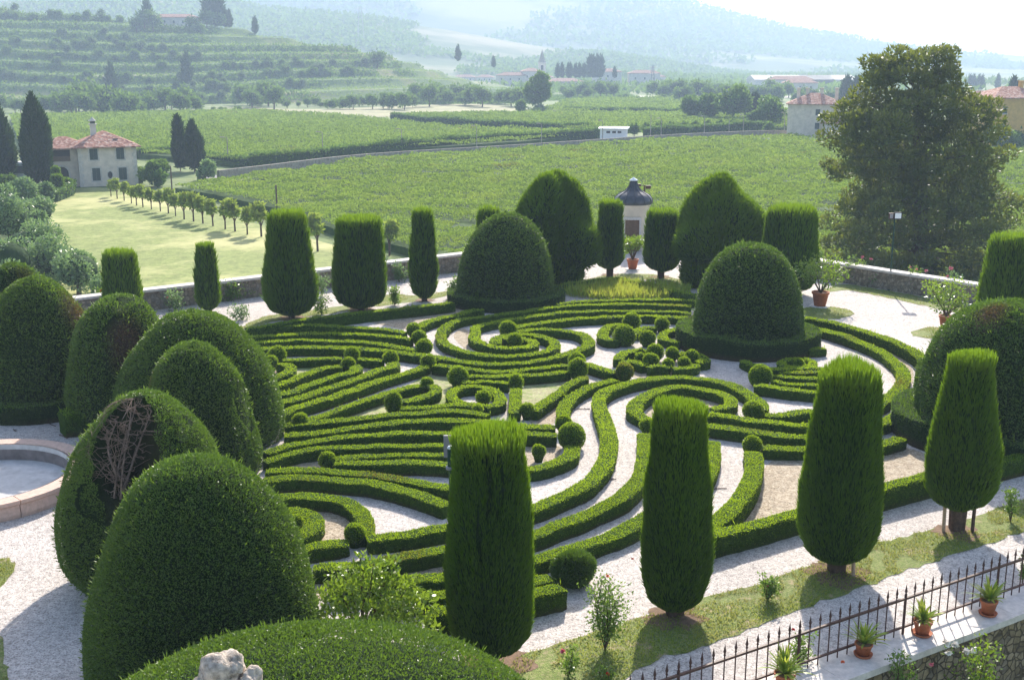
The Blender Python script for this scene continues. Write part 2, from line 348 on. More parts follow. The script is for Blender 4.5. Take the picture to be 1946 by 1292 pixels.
# ---------------------------------------------------------------- parapet walls
def parapet(a, b, label, bay=9.):
    a = np.array(a[:2]); b = np.array(b[:2])
    L = np.linalg.norm(b-a); root = empty('parapet_wall', (*((a+b)/2), 0), label, 'wall')
    w = MB(); k = MB(); n = int(L/1.6); d = nrm(b-a)
    obox(w, a, b, .42, -.3, .80); w.build('stone_wall', M['rubble'], root)
    for i in range(n): obox(k, a+d*(L*i/n+.005), a+d*(L*(i+1)/n-.005), .56+.02*random.random(), .802, .90+.012*random.random())
    k.build('coping', M['coping'], root)
off = nrm((wl1-wl0)[:2]); 
parapet(far_l+off*.3, corner-off*.9, 'long rubble parapet with pale coping between the garden and the lawn')
offr = nrm((wr1-wr0)[:2]); parapet(corner+offr*.9, f_end, 'rubble parapet with pale coping in front of the big magnolia')
# retaining wall below the iron fence
fe = f_end+fd*0
root = empty('retaining_wall', (*f_start, 0), 'brown rubble retaining wall under the iron fence, with a pale stone coping', 'wall')
w = MB(); obox(w, f_start+fn*.28, fe+fn*.28, .46, -2.6, -.004); w.build('stone_wall', M['rubble2'], root)
k = MB(); Lf = np.linalg.norm(fe-f_start); n = int(Lf/1.5)
for i in range(n): obox(k, f_start+fd*(Lf*i/n+.004)+fn*.22, f_start+fd*(Lf*(i+1)/n-.004)+fn*.22, .78+.015*random.random(), -.002, .12)
k.build('coping', M['coping'], root)
lowg = [f_start+fn*.3+[0,0], fe+fn*.3, fe+fn*30, f_start+fn*30+fd*-1]
mb = MB(); mb.add([[*p, -2.4] for p in lowg]+[[*p, -6.] for p in lowg], [[0,1,2,3],[0,3,7,4],[3,2,6,7],[1,5,6,2],[0,4,5,1]]); kind(mb.build('lower_garden_ground', M['turf']), 'structure')
# iron fence
root = empty('iron_fence', (*f_start, .12), 'rusty iron fence with spear tipped bars along the gravel path', 'fence')
rl = MB(); nb = int(Lf/.235); Lq = 21.
for z, h in ((.26,.02),(.80,.02)):
    obox(rl, f_start, f_start+fd*Lq, .035, z, z+.035)
rl2 = MB(); obox(rl2, f_start, f_start+fd*Lq, .035, .25, .285); rl2.build('rail', M['iron'], root)
rl3 = MB(); obox(rl3, f_start, f_start+fd*Lq, .04, .80, .84); rl3.build('rail', M['iron'], root)
nbar = int(Lq/.235)
for i in range(nbar):
    p = f_start+fd*(.05+.235*i); b = MB(); post = i % 11 == 6; r = .026 if post else .012
    x, y = p
    tube(b, [[x,y,.125],[x,y,.9]], r, 4 if post else 6)
    lathe(b, [x,y,0], [(.012,.88),(.022,.905),(.012,.925),(.026,.965),(.018,1.0),(.001,1.10)], 6)
    o = b.build('fence_post' if post else 'bar', M['iron'], root)
# ================================================================ hedges
def hl(dist): return float(np.clip(.0014*dist, .032, .11))
def make_hedge(pts, w, h, closed=False, name='box_hedge', m='box', seed=0, dens=1., dark=0., z0=0., freshk=1.):
    C = spline(pts, .22, closed); C = C[np.concatenate([[True], np.linalg.norm(np.diff(C, axis=0), axis=1) > .02])]
    C[:,2] = 0
    T = nrm(np.gradient(C, axis=0)); 
    if closed: T = nrm(np.roll(C,-1,0)-np.roll(C,1,0))
    Nn = np.stack([T[:,1], -T[:,0], T[:,2]*0], -1); m_ = len(C)
    prof = np.array([(-.49,0),(-.5,.35),(-.5,.82),(-.485,.955),(-.42,1.0),(.42,1.0),(.485,.955),(.5,.82),(.5,.35),(.49,0)])
    w = w*(.83 if name == 'box_hedge' and m == 'box' else 1.)
    k = len(prof); wv = w*(1+.07*noise(C, 1.3, seed)+.04*noise(C, 4.2, seed+1))[:,None]; hv = h*(1+.05*math.sin(seed*3.7)+.06*noise(C, .9, seed+2)+.05*noise(C, 3.4, seed+3))[:,None]
    tap = np.ones((m_,1))
    if not closed: tap[0] = tap[-1] = .8
    V = C[:,None]+Nn[:,None]*(prof[None,:,:1]*(wv*tap)[:,:,None])+np.array([0,0,1.])*(prof[None,:,1:]*(hv*(.6+.4*tap))[:,:,None])
    V = V+rng.normal(size=V.shape)*.008; V[...,2] += z0
    i = np.arange(m_ if closed else m_-1)[:,None]*k; j = np.arange(k-1)[None]; nx = k
    i2 = (i+k) % (m_*k)
    F = np.stack([i+j, i+j+1, i2+j+1, i2+j], -1).reshape(-1,4)[:, ::-1]
    mb = MB(); Vf = V.reshape(-1,3)
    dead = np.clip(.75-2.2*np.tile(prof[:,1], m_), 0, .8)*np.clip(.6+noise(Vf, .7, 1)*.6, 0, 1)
    mb.add(Vf, F, 1, np.stack([np.full(len(Vf), .5), np.zeros(len(Vf)), dead], -1), True)
    if not closed: mb.add(V[0], [list(range(k))], 1); mb.add(V[-1], [list(range(k))[::-1]], 1)
    # leaves on the surface
    seg = np.linalg.norm(np.roll(C,-1,0)-C, axis=1); seg = seg if closed else seg[:-1]; Lh = seg.sum(); cum = np.cumsum(seg)
    cd = depth(np.array([*C[:,:2].mean(0), h])); ll = hl(cd)
    per = 2*h+w; N = int(Lh*per*dens*1.15/(ll*ll*.6)); N = min(N, 60000)
    s = rng.random(N)*Lh; ix = np.searchsorted(cum, s); ix = np.minimum(ix, len(seg)-1); fr = (1-(cum[ix]-s)/seg[ix])[:,None]; ix2 = (ix+1) % m_
    u = rng.random(N)*(k-1); 
    # choose perimeter position by length
    pw = np.linalg.norm(np.diff(prof*[w,h], axis=0), axis=1); pc = np.cumsum(pw)/pw.sum(); r = rng.random(N); pj_ = np.searchsorted(pc, r); pj_ = np.minimum(pj_, k-2)
    pf = ((r-(pc[pj_]-pw[pj_]/pw.sum()))/(pw[pj_]/pw.sum()))[:,None]
    A = V[ix,pj_]*(1-fr)+V[ix2,pj_]*fr; B = V[ix,pj_+1]*(1-fr)+V[ix2,pj_+1]*fr; P = A*(1-pf)+B*pf
    Nl = Nn[ix]; pn = np.array([[-1,.0],[-1,.05],[-1,.6],[-.5,1],[0,1],[.5,1],[1,.6],[1,.05],[1,0]])[pj_]
    Nr = nrm(Nl*pn[:,:1]+np.array([0,0,1.])*pn[:,1:])
    topm = pn[:,1] >= .6
    hz = (P[:,2]-z0)/h; keep = (rng.random(N) < .35+.75*np.clip(hz*1.6, 0, 1)); P,Nr,topm,hz = P[keep],Nr[keep],topm[keep],hz[keep]; N = len(P)
    D = nrm(Nr*.5+np.array([0,0,1.])*np.where(topm,.5,-.12)[:,None]+rv(N)*np.where(topm,.42,.36)[:,None])
    nz = noise(P, .55, seed)+.6*noise(P, 2.3, seed+1)
    v = np.clip(.48+.13*math.sin(seed*2.4)+.22*nz+rng.normal(size=N)*.18-dark-np.where(topm,0,.1), 0, 1); tipv = np.where(topm, np.clip(.32+.3*noise(P, .35, seed+2)+.35*rng.random(N), 0, 1), .05)*freshk  # side leaves toned darker as painted shade; tops lighter, partly as fresh growth
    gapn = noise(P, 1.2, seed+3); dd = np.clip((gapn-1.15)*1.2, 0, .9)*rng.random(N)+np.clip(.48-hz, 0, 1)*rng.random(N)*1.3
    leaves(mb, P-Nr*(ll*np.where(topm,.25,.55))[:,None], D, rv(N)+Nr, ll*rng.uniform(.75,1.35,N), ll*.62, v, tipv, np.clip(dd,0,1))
    # stray shoots above the clipped top
    ns = int(Lh*5); q = rng.integers(0, m_, ns); qq = C[q]+Nn[q]*rng.uniform(-.45,.45,(ns,1))*w; qq[:,2] = z0+hv[q,0]*.97
    sel = noise(qq, .8, seed+1) > .2; qq = qq[sel]; ns = len(qq)
    leaves(mb, qq, np.array([0,0,1.])+rv(ns)*.25, rv(ns), rng.uniform(.06,.15,ns)*h/.30, ll*.6, .8, .7, 0)
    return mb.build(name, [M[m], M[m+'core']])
CR = {'A':(440,540,3.8),'B':(900,540,3.8),'C':(1300,540,3.8),'D':(440,820,3.8),'E':(900,820,3.8),'F':(1300,820,3.8),'G':(840,300,3.8),'H':(440,360,3.892),'P':(0,0,1.)}
def cp(c, x, y): X,Y,s = CR[c]; return (X+x/s, Y+y/s)
HEDGES = []
def H(label, segs, w=.48, h=.29, **kw):
    """segs: [(crop, [(x,y)...]), ...] points along the middle of the clipped top"""
    pts = [gp(*cp(c, x, y), h) for c, l in segs for x, y in l]
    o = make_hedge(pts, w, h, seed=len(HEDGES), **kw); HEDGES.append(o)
    return tag(o, label, 'hedge', 'low clipped box hedges of the parterre')
H('back border hedge running below the wide pruned cypresses', [('P',[(468,624),(543,613),(604,605),(712,591),(800,582),(862,574)])], h=.4)
H('back hedge of the left fan, bordering the shaded tan bed', [('A',[(90,335),(300,311),(500,297),(700,300),(900,309),(1100,327),(1250,352)])], w=.45)
H('second hedge of the left fan, ending at the middle ball of three', [('A',[(110,382),(300,372),(500,360),(700,358),(900,364),(1100,377),(1300,398)])], w=.42)
H('third hedge of the left fan, ending at the frontmost of three balls', [('A',[(160,422),(350,412),(550,404),(750,407),(950,417),(1100,433),(1250,458),(1340,474)])], w=.42)
H('long hedge sweeping from the left domes into the outer spiral ring', [('A',[(180,474),(400,460),(600,457),(800,460),(1000,470),(1200,492),(1400,517),(1600,547),(1748,564)]),('B',[(120,576),(300,575),(450,556),(600,525),(720,490),(810,455),(835,425),(820,390),(760,355),(650,338),(500,331),(380,334),(300,342)])])
H('spiral hedge coming round the left of the swirl from the back rows', [('G',[(1800,1066),(1300,1053),(1000,1067),(770,1084),(500,1119),(300,1144),(140,1165),(50,1200)]),('A',[(1530,325),(1508,370),(1545,425),(1640,468),(1748,498)]),('B',[(100,512),(250,520),(400,512),(520,490),(585,450),(575,412),(500,380),(400,362),(300,360),(200,378),(155,405),(165,430)])], w=.46)
H('inner spiral hedge curling round the ball at the heart of the swirl', [('G',[(1800,1117),(1500,1105),(1200,1101),(900,1112),(700,1132),(500,1162),(320,1195),(240,1222)]),('B',[(15,345),(0,385),(40,420),(130,445),(230,462),(340,458),(425,438),(430,412),(370,395),(290,388),(235,400)])], w=.44)
H('short hedge leaving the spiral ball toward the back rows', [('B',[(300,315),(400,295),(500,280),(700,252),(900,240),(1150,232),(1400,235),(1580,243)])], w=.46)
H('curved hedge between the three balls and the shaded dome base', [('A',[(1345,310),(1400,278),(1500,248),(1650,215)]),('G',[(190,1105),(300,1095)])], w=.45)
H('hindmost long hedge just in front of the yellow iris bed', [('G',[(830,1062),(1000,1043),(1150,1030),(1300,1025),(1500,1025),(1800,1032),(1900,1045)])], w=.42)
H('short straight hedge between two balls behind the leaf shaped beds', [('A',[(365,540),(500,538),(650,535),(800,532)])], w=.42)
H('short hedge joining the paired balls to the end ball of the fan', [('A',[(915,535),(1000,543),(1090,552)])], w=.42)
H('hook shaped hedge below two balls beside the leftmost domes', [('A',[(340,572),(400,585),(432,608),(400,640),(330,668),(280,692)])], w=.42)
H('upper arm of the leaf shaped bed pointing at the paired balls', [('A',[(300,732),(420,690),(550,640),(650,605),(740,592),(810,592)])], w=.45)
H('lower arm of the leaf shaped bed below the paired balls', [('A',[(875,578),(905,605),(870,632),(780,658),(650,702),(500,757),(420,785),(325,805)])], w=.45)
H('long diagonal hedge above the narrow white gravel strip', [('A',[(1165,560),(1165,588),(1060,620),(900,682),(700,748),(550,802),(330,862)])], w=.48)
H('long diagonal hedge below the narrow white gravel strip', [('A',[(1410,582),(1370,602),(1250,637),(1100,682),(900,752),(700,822),(500,882),(360,945)])], w=.48)
H('hedge under the spiral ending at the twin topiary balls', [('A',[(1460,588),(1600,605),(1748,622)]),('B',[(152,630),(300,622),(480,602),(600,588),(680,576)])], w=.42)
H('middle hedge under the spiral ending at the twin topiary balls', [('A',[(1705,668),(1800,665)]),('B',[(120,668),(350,660),(550,646),(690,628)])], w=.42)
H('short hedge from the dark ball to the small upright shrub', [('A',[(1665,702),(1750,712)]),('B',[(60,705),(150,713),(255,718)])], w=.36, h=.28)
H('upper arm of the long pointed leaf with a small ball at its tip', [('A',[(550,975),(700,925),(850,873),(1000,822),(1150,772),(1300,737),(1390,722)])], w=.45)
H('lower arm of the pointed leaf, curling back from its tip', [('A',[(1425,722),(1475,748),(1462,782),(1380,812),(1245,848)])], w=.42)
H('low hedge from the tall dark ball toward the round hedge ring', [('A',[(1220,890),(1400,888),(1550,873),(1740,870)])], w=.42)
H('round hedge ring with a bush inside, in the weedy bed', [('P',[(858,745),(874,736),(903,733),(930,738),(949,750),(950,764),(930,771),(905,768),(875,765),(860,757)])], w=.4, closed=True)
H('long wavy hedge from the lone ball across the middle bed', [('A',[(385,1018),(560,1003),(750,988),(950,968),(1150,947),(1350,932),(1550,922),(1700,928),(1850,950)])], w=.45)
H('long hedge below the lone ball, above the thin gravel line', [('A',[(380,1080),(600,1064),(800,1043),(1000,1018),(1200,998),(1400,988),(1640,985),(1800,990)]),('B',[(200,1005),(400,1018),(590,1022)])], w=.48)
H('upper hedge of the lower left fan, just below the thin gravel line', [('D',[(250,155),(400,112),(560,77),(750,57),(900,39),(1100,29),(1300,18),(1640,17)]),('B',[(200,1072),(400,1085),(600,1092)])], w=.45)
H('second hedge of the lower left fan, passing behind the lone fan ball', [('D',[(245,210),(400,163),(550,132),(750,117),(950,107),(1200,97),(1530,92),(1700,95)])], w=.42)
H('short hedge rising from the lone fan ball, upper of a pair', [('D',[(740,190),(950,176),(1150,167),(1350,162),(1600,165)])], w=.4)
H('short hedge rising from the lone fan ball, lower of a pair', [('D',[(740,238),(950,238),(1150,228),(1350,225),(1560,235),(1750,255)]),('E',[(200,268),(440,262),(560,228),(640,200),(700,160),(715,90)])], w=.46)
H('lower left fan hedge fading behind the forked cypress', [('D',[(245,278),(450,272),(600,274),(800,287),(1000,302),(1200,328),(1400,362),(1560,393),(1800,450)])], w=.46)
H('broad hedge with pale shoots above the white gravel crescent', [('D',[(225,350),(400,342),(550,337),(750,352),(950,367),(1150,402),(1300,442),(1450,493),(1560,535)])], w=.5)
H('thick hook hedge round the small tan bed by the front dome', [('D',[(310,475),(450,463),(600,467),(750,482),(850,512),(920,562),(958,620),(968,680),(945,745)])], w=.52)
H('inner curl hedge hugging a bright ball beside the front dome', [('D',[(390,565),(500,580),(580,612),(598,655),(565,712),(490,765)])], w=.5)
H('straight hedge left of the single ball in front of the tan bed', [('D',[(530,840),(700,808),(840,790)])], w=.5)
H('great S shaped hedge curving between the two white gravel paths', [('D',[(975,775),(1150,757),(1350,728),(1540,692)]),('E',[(200,618),(450,547),(600,482),(750,420),(850,350),(930,250),(970,150),(980,60)]),('B',[(965,1040),(935,950),(908,880),(905,830),(940,785),(1020,745),(1150,705),(1300,680),(1450,668),(1600,673),(1750,698),(1900,742)]),('C',[(420,762),(500,812),(555,865),(555,905)])], w=.52)
H('long hedge left of the column path, rising to a small ball', [('D',[(590,975),(750,968),(950,952),(1150,917),(1350,882),(1540,848)]),('E',[(200,800),(460,742),(600,682),(750,627),(900,562),(1050,492),(1150,402),(1210,320),(1235,200),(1240,80)]),('B',[(1238,1075)])], w=.52)
H('outer hedge along the front path behind two tall cypresses', [('D',[(700,1130),(1000,1093),(1200,1068),(1400,1048),(1540,1040)]),('E',[(150,985),(440,922),(600,872),(750,832),(900,782),(1050,722),(1200,642),(1400,520),(1600,400),(1690,290),(1722,180),(1715,60)])], w=.5)
H('short front hedge running into the big shaggy ball, upper of two', [('D',[(1000,1232),(1200,1212),(1400,1192),(1560,1172)]),('E',[(150,1130),(420,1082),(560,1040)])], w=.48)
H('short front hedge running into the big shaggy ball, lower of two', [('P',[(815,1168),(850,1158),(930,1143)]),('E',[(420,1160),(550,1132),(640,1110)])], w=.48, h=.42)
H('short hedge from the twin balls down to the orange tinged ball', [('B',[(810,572),(900,602),(1025,640)])], w=.42)
H('diagonal hedge from the twin balls to a bushy end in the weedy bed', [('B',[(795,668),(780,690),(700,722),(600,792),(500,862),(435,915)])], w=.42)
H('curved hedge from the orange tinged ball down to a small ball', [('B',[(1030,680),(900,712),(780,762),(690,825),(650,890),(648,950)])], w=.46)
H('short straight hedge standing end on below the upright shrub', [('B',[(305,752),(300,850),(297,925)])], w=.42)
H('right spiral hedge winding round a tan centre behind a column', [('B',[(1720,900),(1820,887),(1863,852),(1830,808),(1700,764),(1500,742),(1350,762),(1220,818),(1160,882),(1182,932),(1300,980),(1500,970),(1720,932)]),('C',[(205,932),(400,968),(600,993),(860,1018),(1100,1025),(1300,1018),(1430,1000),(1560,925)])], w=.5)
H('outermost hedge below the right spiral, running behind the columns', [('B',[(1310,1015),(1500,1000),(1730,1028)]),('C',[(215,1028),(400,1052),(600,1078),(840,1102),(1100,1100)])], w=.5)
H('great looped hedge round the right hand gravel lobe', [('C',[(850,302),(1000,330),(1200,392),(1400,472),(1500,542),(1570,610),(1585,680),(1540,770),(1430,850),(1300,895),(1100,930),(900,922),(720,945),(585,942)])], w=.52)
H('outer border hedge beside the path with the potted trees', [('C',[(850,247),(950,252),(1100,277),(1300,332),(1500,402),(1650,472),(1730,530),(1760,580)])], w=.5, h=.42)
H('front border hedge of the comb beside the big end ball', [('C',[(505,735),(600,742),(750,762),(910,777),(1000,780)])], w=.46)
H('second row of the comb, above its front border', [('C',[(635,692),(780,716),(930,722),(1000,722)])], w=.36)
H('third row of the comb, thin and low', [('C',[(640,662),(780,682),(1000,684)])], w=.36)
H('fourth row of the comb, thin and short', [('C',[(700,640),(850,636),(1000,632)])], w=.36)
H('back row of the comb, bending round from the big dome', [('C',[(425,542),(490,575),(590,602),(700,606),(850,605),(1000,598)])], w=.42)
H('small round hedge ring beside the big dome, a bush inside', [('C',[(700,575),(730,552),(800,540),(870,542),(930,562),(915,588),(830,597),(750,592)])], w=.36, h=.26, closed=True)
H('short shaded hedge leaving the big dome base to the right', [('C',[(890,470),(960,462),(1020,460)])], w=.42)
H('C shaped hedge embracing the two biggest balls', [('B',[(1085,288),(1000,298),(945,330),(930,372),(980,402),(1040,398)])], w=.44)
H('short curved hedge between the biggest ball and its neighbour', [('B',[(1165,355),(1190,325),(1240,308),(1320,312)])], w=.42)
H('square hooked hedge touching the big dome base', [('B',[(1565,310),(1470,318),(1385,345),(1362,385),(1420,408),(1490,418)])], w=.42)
H('back left curve of the scalloped island', [('B',[(1260,482),(1180,478),(1115,490),(1055,520),(1042,545)])], w=.42)
H('front left curve of the scalloped island', [('B',[(1072,570),(1120,550),(1180,562),(1235,585)])], w=.42)
H('front curve of the scalloped island below a small ball', [('B',[(1265,602),(1340,594),(1415,602)])], w=.42)
H('front right curve of the scalloped island', [('B',[(1440,606),(1520,602),(1590,592),(1600,575)])], w=.42)
H('right end of the scalloped island, square cornered', [('B',[(1480,500),(1570,498),(1640,520),(1675,548),(1620,562)])], w=.42)
H('hedge ending in a ball, left edge of the tan corner bed', [('F',[(492,135),(510,210),(490,330),(430,455),(330,575),(210,672),(60,760)])], w=.55, h=.38)
H('short hedge from the pillar ball, back edge of the tan corner bed', [('F',[(560,110),(700,115),(840,115),(1100,125),(1410,85),(1580,45)])], w=.5)
H('front border hedge parallel to the iron fence', [('F',[(60,795),(210,742),(520,662),(820,580),(1100,515),(1370,432),(1600,375),(1780,330)]),('P',[(1860,885),(1960,862),(2040,845)])], w=.5, h=.45)
H('back border hedge below the turret, behind the iris bed', [('G',[(830,918),(1000,892),(1150,870),(1280,862),(1340,882),(1500,912),(1700,962),(1830,985)])], w=.46, h=.38)
H('cube of box hedge at the gap between two left domes', [('P',[(116,786),(135,783),(165,780)])], w=.9, h=.62)
# ---------------------------------------------------------------- box balls
BALLS = []
def ball(c, x, y, rpx, label, ry=1., m='box', dark=0., shag=0., fresh=0., dead=0.):
    px, py = cp(c, x, y); rp = rpx/CR[c][2]
    z = .3
    for _ in range(4):
        p = gp(px, py, z); d = (p[1]*cP+(CZ-z)*sP); r = rp*d/FPX; z = max(r*ry*.85, .22+r*ry*.35)
    C = p; rz = r*ry; N = int(4*pi*r*r*2.2/(hl(d)**2*.6)); N = min(N, 9000)
    n = nrm(rv(N)); n = n[n[:,2] > -.75]; N = len(n); seed = len(BALLS)
    lump = 1+.05*noise(n*1., 2.5, seed)
    P = C+n*np.array([r,r,rz])*lump[:,None]; ll = hl(d)
    mb = MB(); th = np.linspace(-.5*pi, .5*pi, 9)
    lathe(mb, [C[0],C[1],0], [(r*.55, 0.)]+[(max(r*.95*cos(t), .001), C[2]+rz*.95*sin(t)) for t in th if C[2]+rz*sin(t) > .1 and t > -.55], 14, 1)
    v = np.clip(.45+.2*noise(P, 3., seed)+rng.normal(size=N)*.18-dark, 0, 1)
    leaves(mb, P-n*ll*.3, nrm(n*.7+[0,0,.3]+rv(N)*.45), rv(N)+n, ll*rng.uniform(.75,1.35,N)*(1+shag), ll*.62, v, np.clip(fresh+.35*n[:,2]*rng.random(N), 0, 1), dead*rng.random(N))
    BALLS.append(mb.build('box_ball', [M[m], M[m+'core']]))
    return tag(BALLS[-1], label, 'topiary ball', 'clipped box balls of the parterre')
for a in (('A',1315,330,50,'hindmost of three balls in a row by the white path'),('A',1355,387,52,'middle of three balls in a row by the white path'),('A',1393,452,58,'frontmost of three balls in a row by the white path'),
 ('A',330,508,64,'ball at the left end of the short straight hedge'),('A',288,562,46,'small ball at the end of the hook shaped hedge'),('A',870,507,54,'upper of the paired balls at the leaf shaped bed tip'),
 ('A',845,574,48,'lower of the paired balls at the leaf shaped bed tip'),('A',1150,532,54,'ball where the diagonal hedge meets the left fan'),('A',1420,562,56,'ball at the point of the narrow white gravel strip'),
 ('A',1637,668,72,'dark round ball at the left end of the hedges under the spiral'),('A',1412,715,46,'small ball on the tip of the long pointed leaf hedge'),('A',495,985,57,'lone ball near the left domes at the end of the wavy hedge'),
 ('D',690,207,62,'lone ball amid the lower left fan of hedges'),
 ('D',460,655,58,'bright ball inside the curl beside the front dome'),('B',250,325,62,'ball on the outer ring of the left spiral'),('B',300,405,52,'little ball in the very heart of the left spiral'),
 ('B',1140,270,63,'big ball at the back of the C shaped hedge'),('B',1090,375,80,'biggest ball, in the mouth of the C shaped hedge'),('B',1255,390,58,'ball right of the biggest one, at the edge of the gravel'),
 ('B',1360,290,51,'ball on the curved hedge near the big dome'),('B',1310,493,62,'largest ball of the scalloped island'),('B',1435,500,46,'ball at the back right of the scalloped island'),('B',1280,552,56,'ball in the front left of the scalloped island'),
 ('B',1205,535,40,'smaller ball at the left of the scalloped island'),('B',1205,497,34,'smallest ball, at the back left of the scalloped island'),('B',1405,577,42,'ball in the front middle of the scalloped island'),('B',1575,525,52,'ball at the right end of the scalloped island'),
 ('B',1520,570,46,'ball at the front right of the scalloped island'),('B',745,552,60,'pale topped upper one of the twin balls'),('B',650,1002,60,'small ball at the foot of the curved hedge beside the S path'),
 ('B',705,1098,98,'large ball at the inner edge of the S shaped gravel path'),('B',470,1207,50,'ball just right of the forked cypress'),('B',1255,1022,54,'ball capping the hedge left of the column path'),
 ('C',830,572,38,'little bush inside the small ring by the big dome'),('F',492,100,70,'ball capping the pillar end of the corner bed hedge')):
    ball(*a)
ball('D',890,735,76,'grey green ball in front of the tan curl bed', fresh=.15)
ball('B',755,615,70,'bushy lower one of the twin balls, darker and taller', 1.25, dark=.1)
ball('B',1088,632,66,'orange tinged ball at the end of the short hedge', dead=.7)
ball('B',305,712,48,'small upright shrub at the end of the short hedge', 1.3, shag=.6)
ball('B',385,908,50,'small dark bush beside the diagonal hedge in the weedy bed', shag=.3, dark=.15)
ball('A',1170,855,63,'tall dark egg shaped ball in the middle bed', 1.35, dark=.1)
ball('C',550,662,84,'big end ball of the comb hedges', fresh=.1)
ball('C',500,912,76,'flattened ball at the inner end of the great loop', .85)
ball('E',722,985,150,'big shaggy dark ball by the front path', .8, m='yew', shag=1.3)
ball('A',1820,818,52,'bush inside the round hedge ring', shag=.3)
ball('A',1778,902,38,'pale silvery bush behind the forked cypress', .9, fresh=.5, shag=.3)
# ================================================================ big clipped box domes
def surf_of_rev(C, R, H, prof, N, seed, lump, squash=(1,1)):
    """random points with normals on a lumpy solid of revolution; prof = [(t, r)] fractions"""
    pt = np.array(prof, float); tt = np.linspace(0, 1, 200)
    # resample the profile along its length
    pl = np.r_[0, np.cumsum(np.hypot(np.diff(pt[:,0])*H, np.diff(pt[:,1])*R))]; pl /= pl[-1]
    z = np.interp(tt, pl, pt[:,0])*H; r = np.interp(tt, pl, pt[:,1])*R
    wgt = np.cumsum(r+.02*R); wgt /= wgt[-1]
    q = np.interp(rng.random(N), wgt, tt); th = rng.random(N)*2*pi
    zz = np.interp(q, tt, z); rr = np.interp(q, tt, r); e = 1e-2
    dz = np.interp(np.minimum(q+e,1), tt, z)-np.interp(np.maximum(q-e,0), tt, z); dr = np.interp(np.minimum(q+e,1), tt, r)-np.interp(np.maximum(q-e,0), tt, r)
    Nn = nrm(np.stack([dz*np.cos(th), dz*np.sin(th), -dr], -1))
    P = C+np.stack([rr*np.cos(th)*squash[0], rr*np.sin(th)*squash[1], zz], -1)
    return P+Nn*(lump*noise(P, .9/max(R,.5)*1.4, seed)+lump*.4*noise(P, 3.2/max(R,.5), seed+1))[:,None], Nn, zz/H, th
def core_of_rev(mb, C, R, H, prof, seed, lump, k=.96, squash=(1,1), mat=1, seg=40):
    pt = np.array(prof, float); pl = np.r_[0, np.cumsum(np.hypot(np.diff(pt[:,0])*H, np.diff(pt[:,1])*R))]; pl /= pl[-1]; tt = np.linspace(0,1,36)
    z = np.interp(tt, pl, pt[:,0])*H; r = np.maximum(np.interp(tt, pl, pt[:,1])*R, .003); dz = np.gradient(z); dr = np.gradient(r)
    th = np.linspace(0, 2*pi, seg, endpoint=False); cs, sn = np.cos(th), np.sin(th)
    V = C+np.stack([r[:,None]*cs*squash[0], r[:,None]*sn*squash[1], np.repeat(z[:,None], seg, 1)], -1)
    n = nrm(np.stack([dz[:,None]*cs, dz[:,None]*sn, np.repeat(-dr[:,None], seg, 1)], -1))
    V = V+n*(lump*noise(V, .9/max(R,.5)*1.4, seed)+lump*.4*noise(V, 3.2/max(R,.5), seed+1)-np.where(n[...,2] > .3, (1-k)*R, np.minimum((1-k)*R, .8*r[:,None])))[...,None]
    i = np.arange(35)[:,None]*seg; j = np.arange(seg)[None]; kx = (j+1) % seg
    F = np.stack([i+j, i+kx, i+seg+kx, i+seg+j], -1).reshape(-1,4)
    return V, F
def egg(p=2.2, q=.62, base=1., bulge=0.):
    t = np.linspace(0, 1, 26); r = (1-t**p)**q; r = r*np.where(t < .25, base+(1-base)*np.sin(np.minimum(t/.25,1)*pi/2), 1)
    return list(zip(t, np.maximum(r, .001)))
DOMES = {}; CS = np.array([1.,.62,.50])
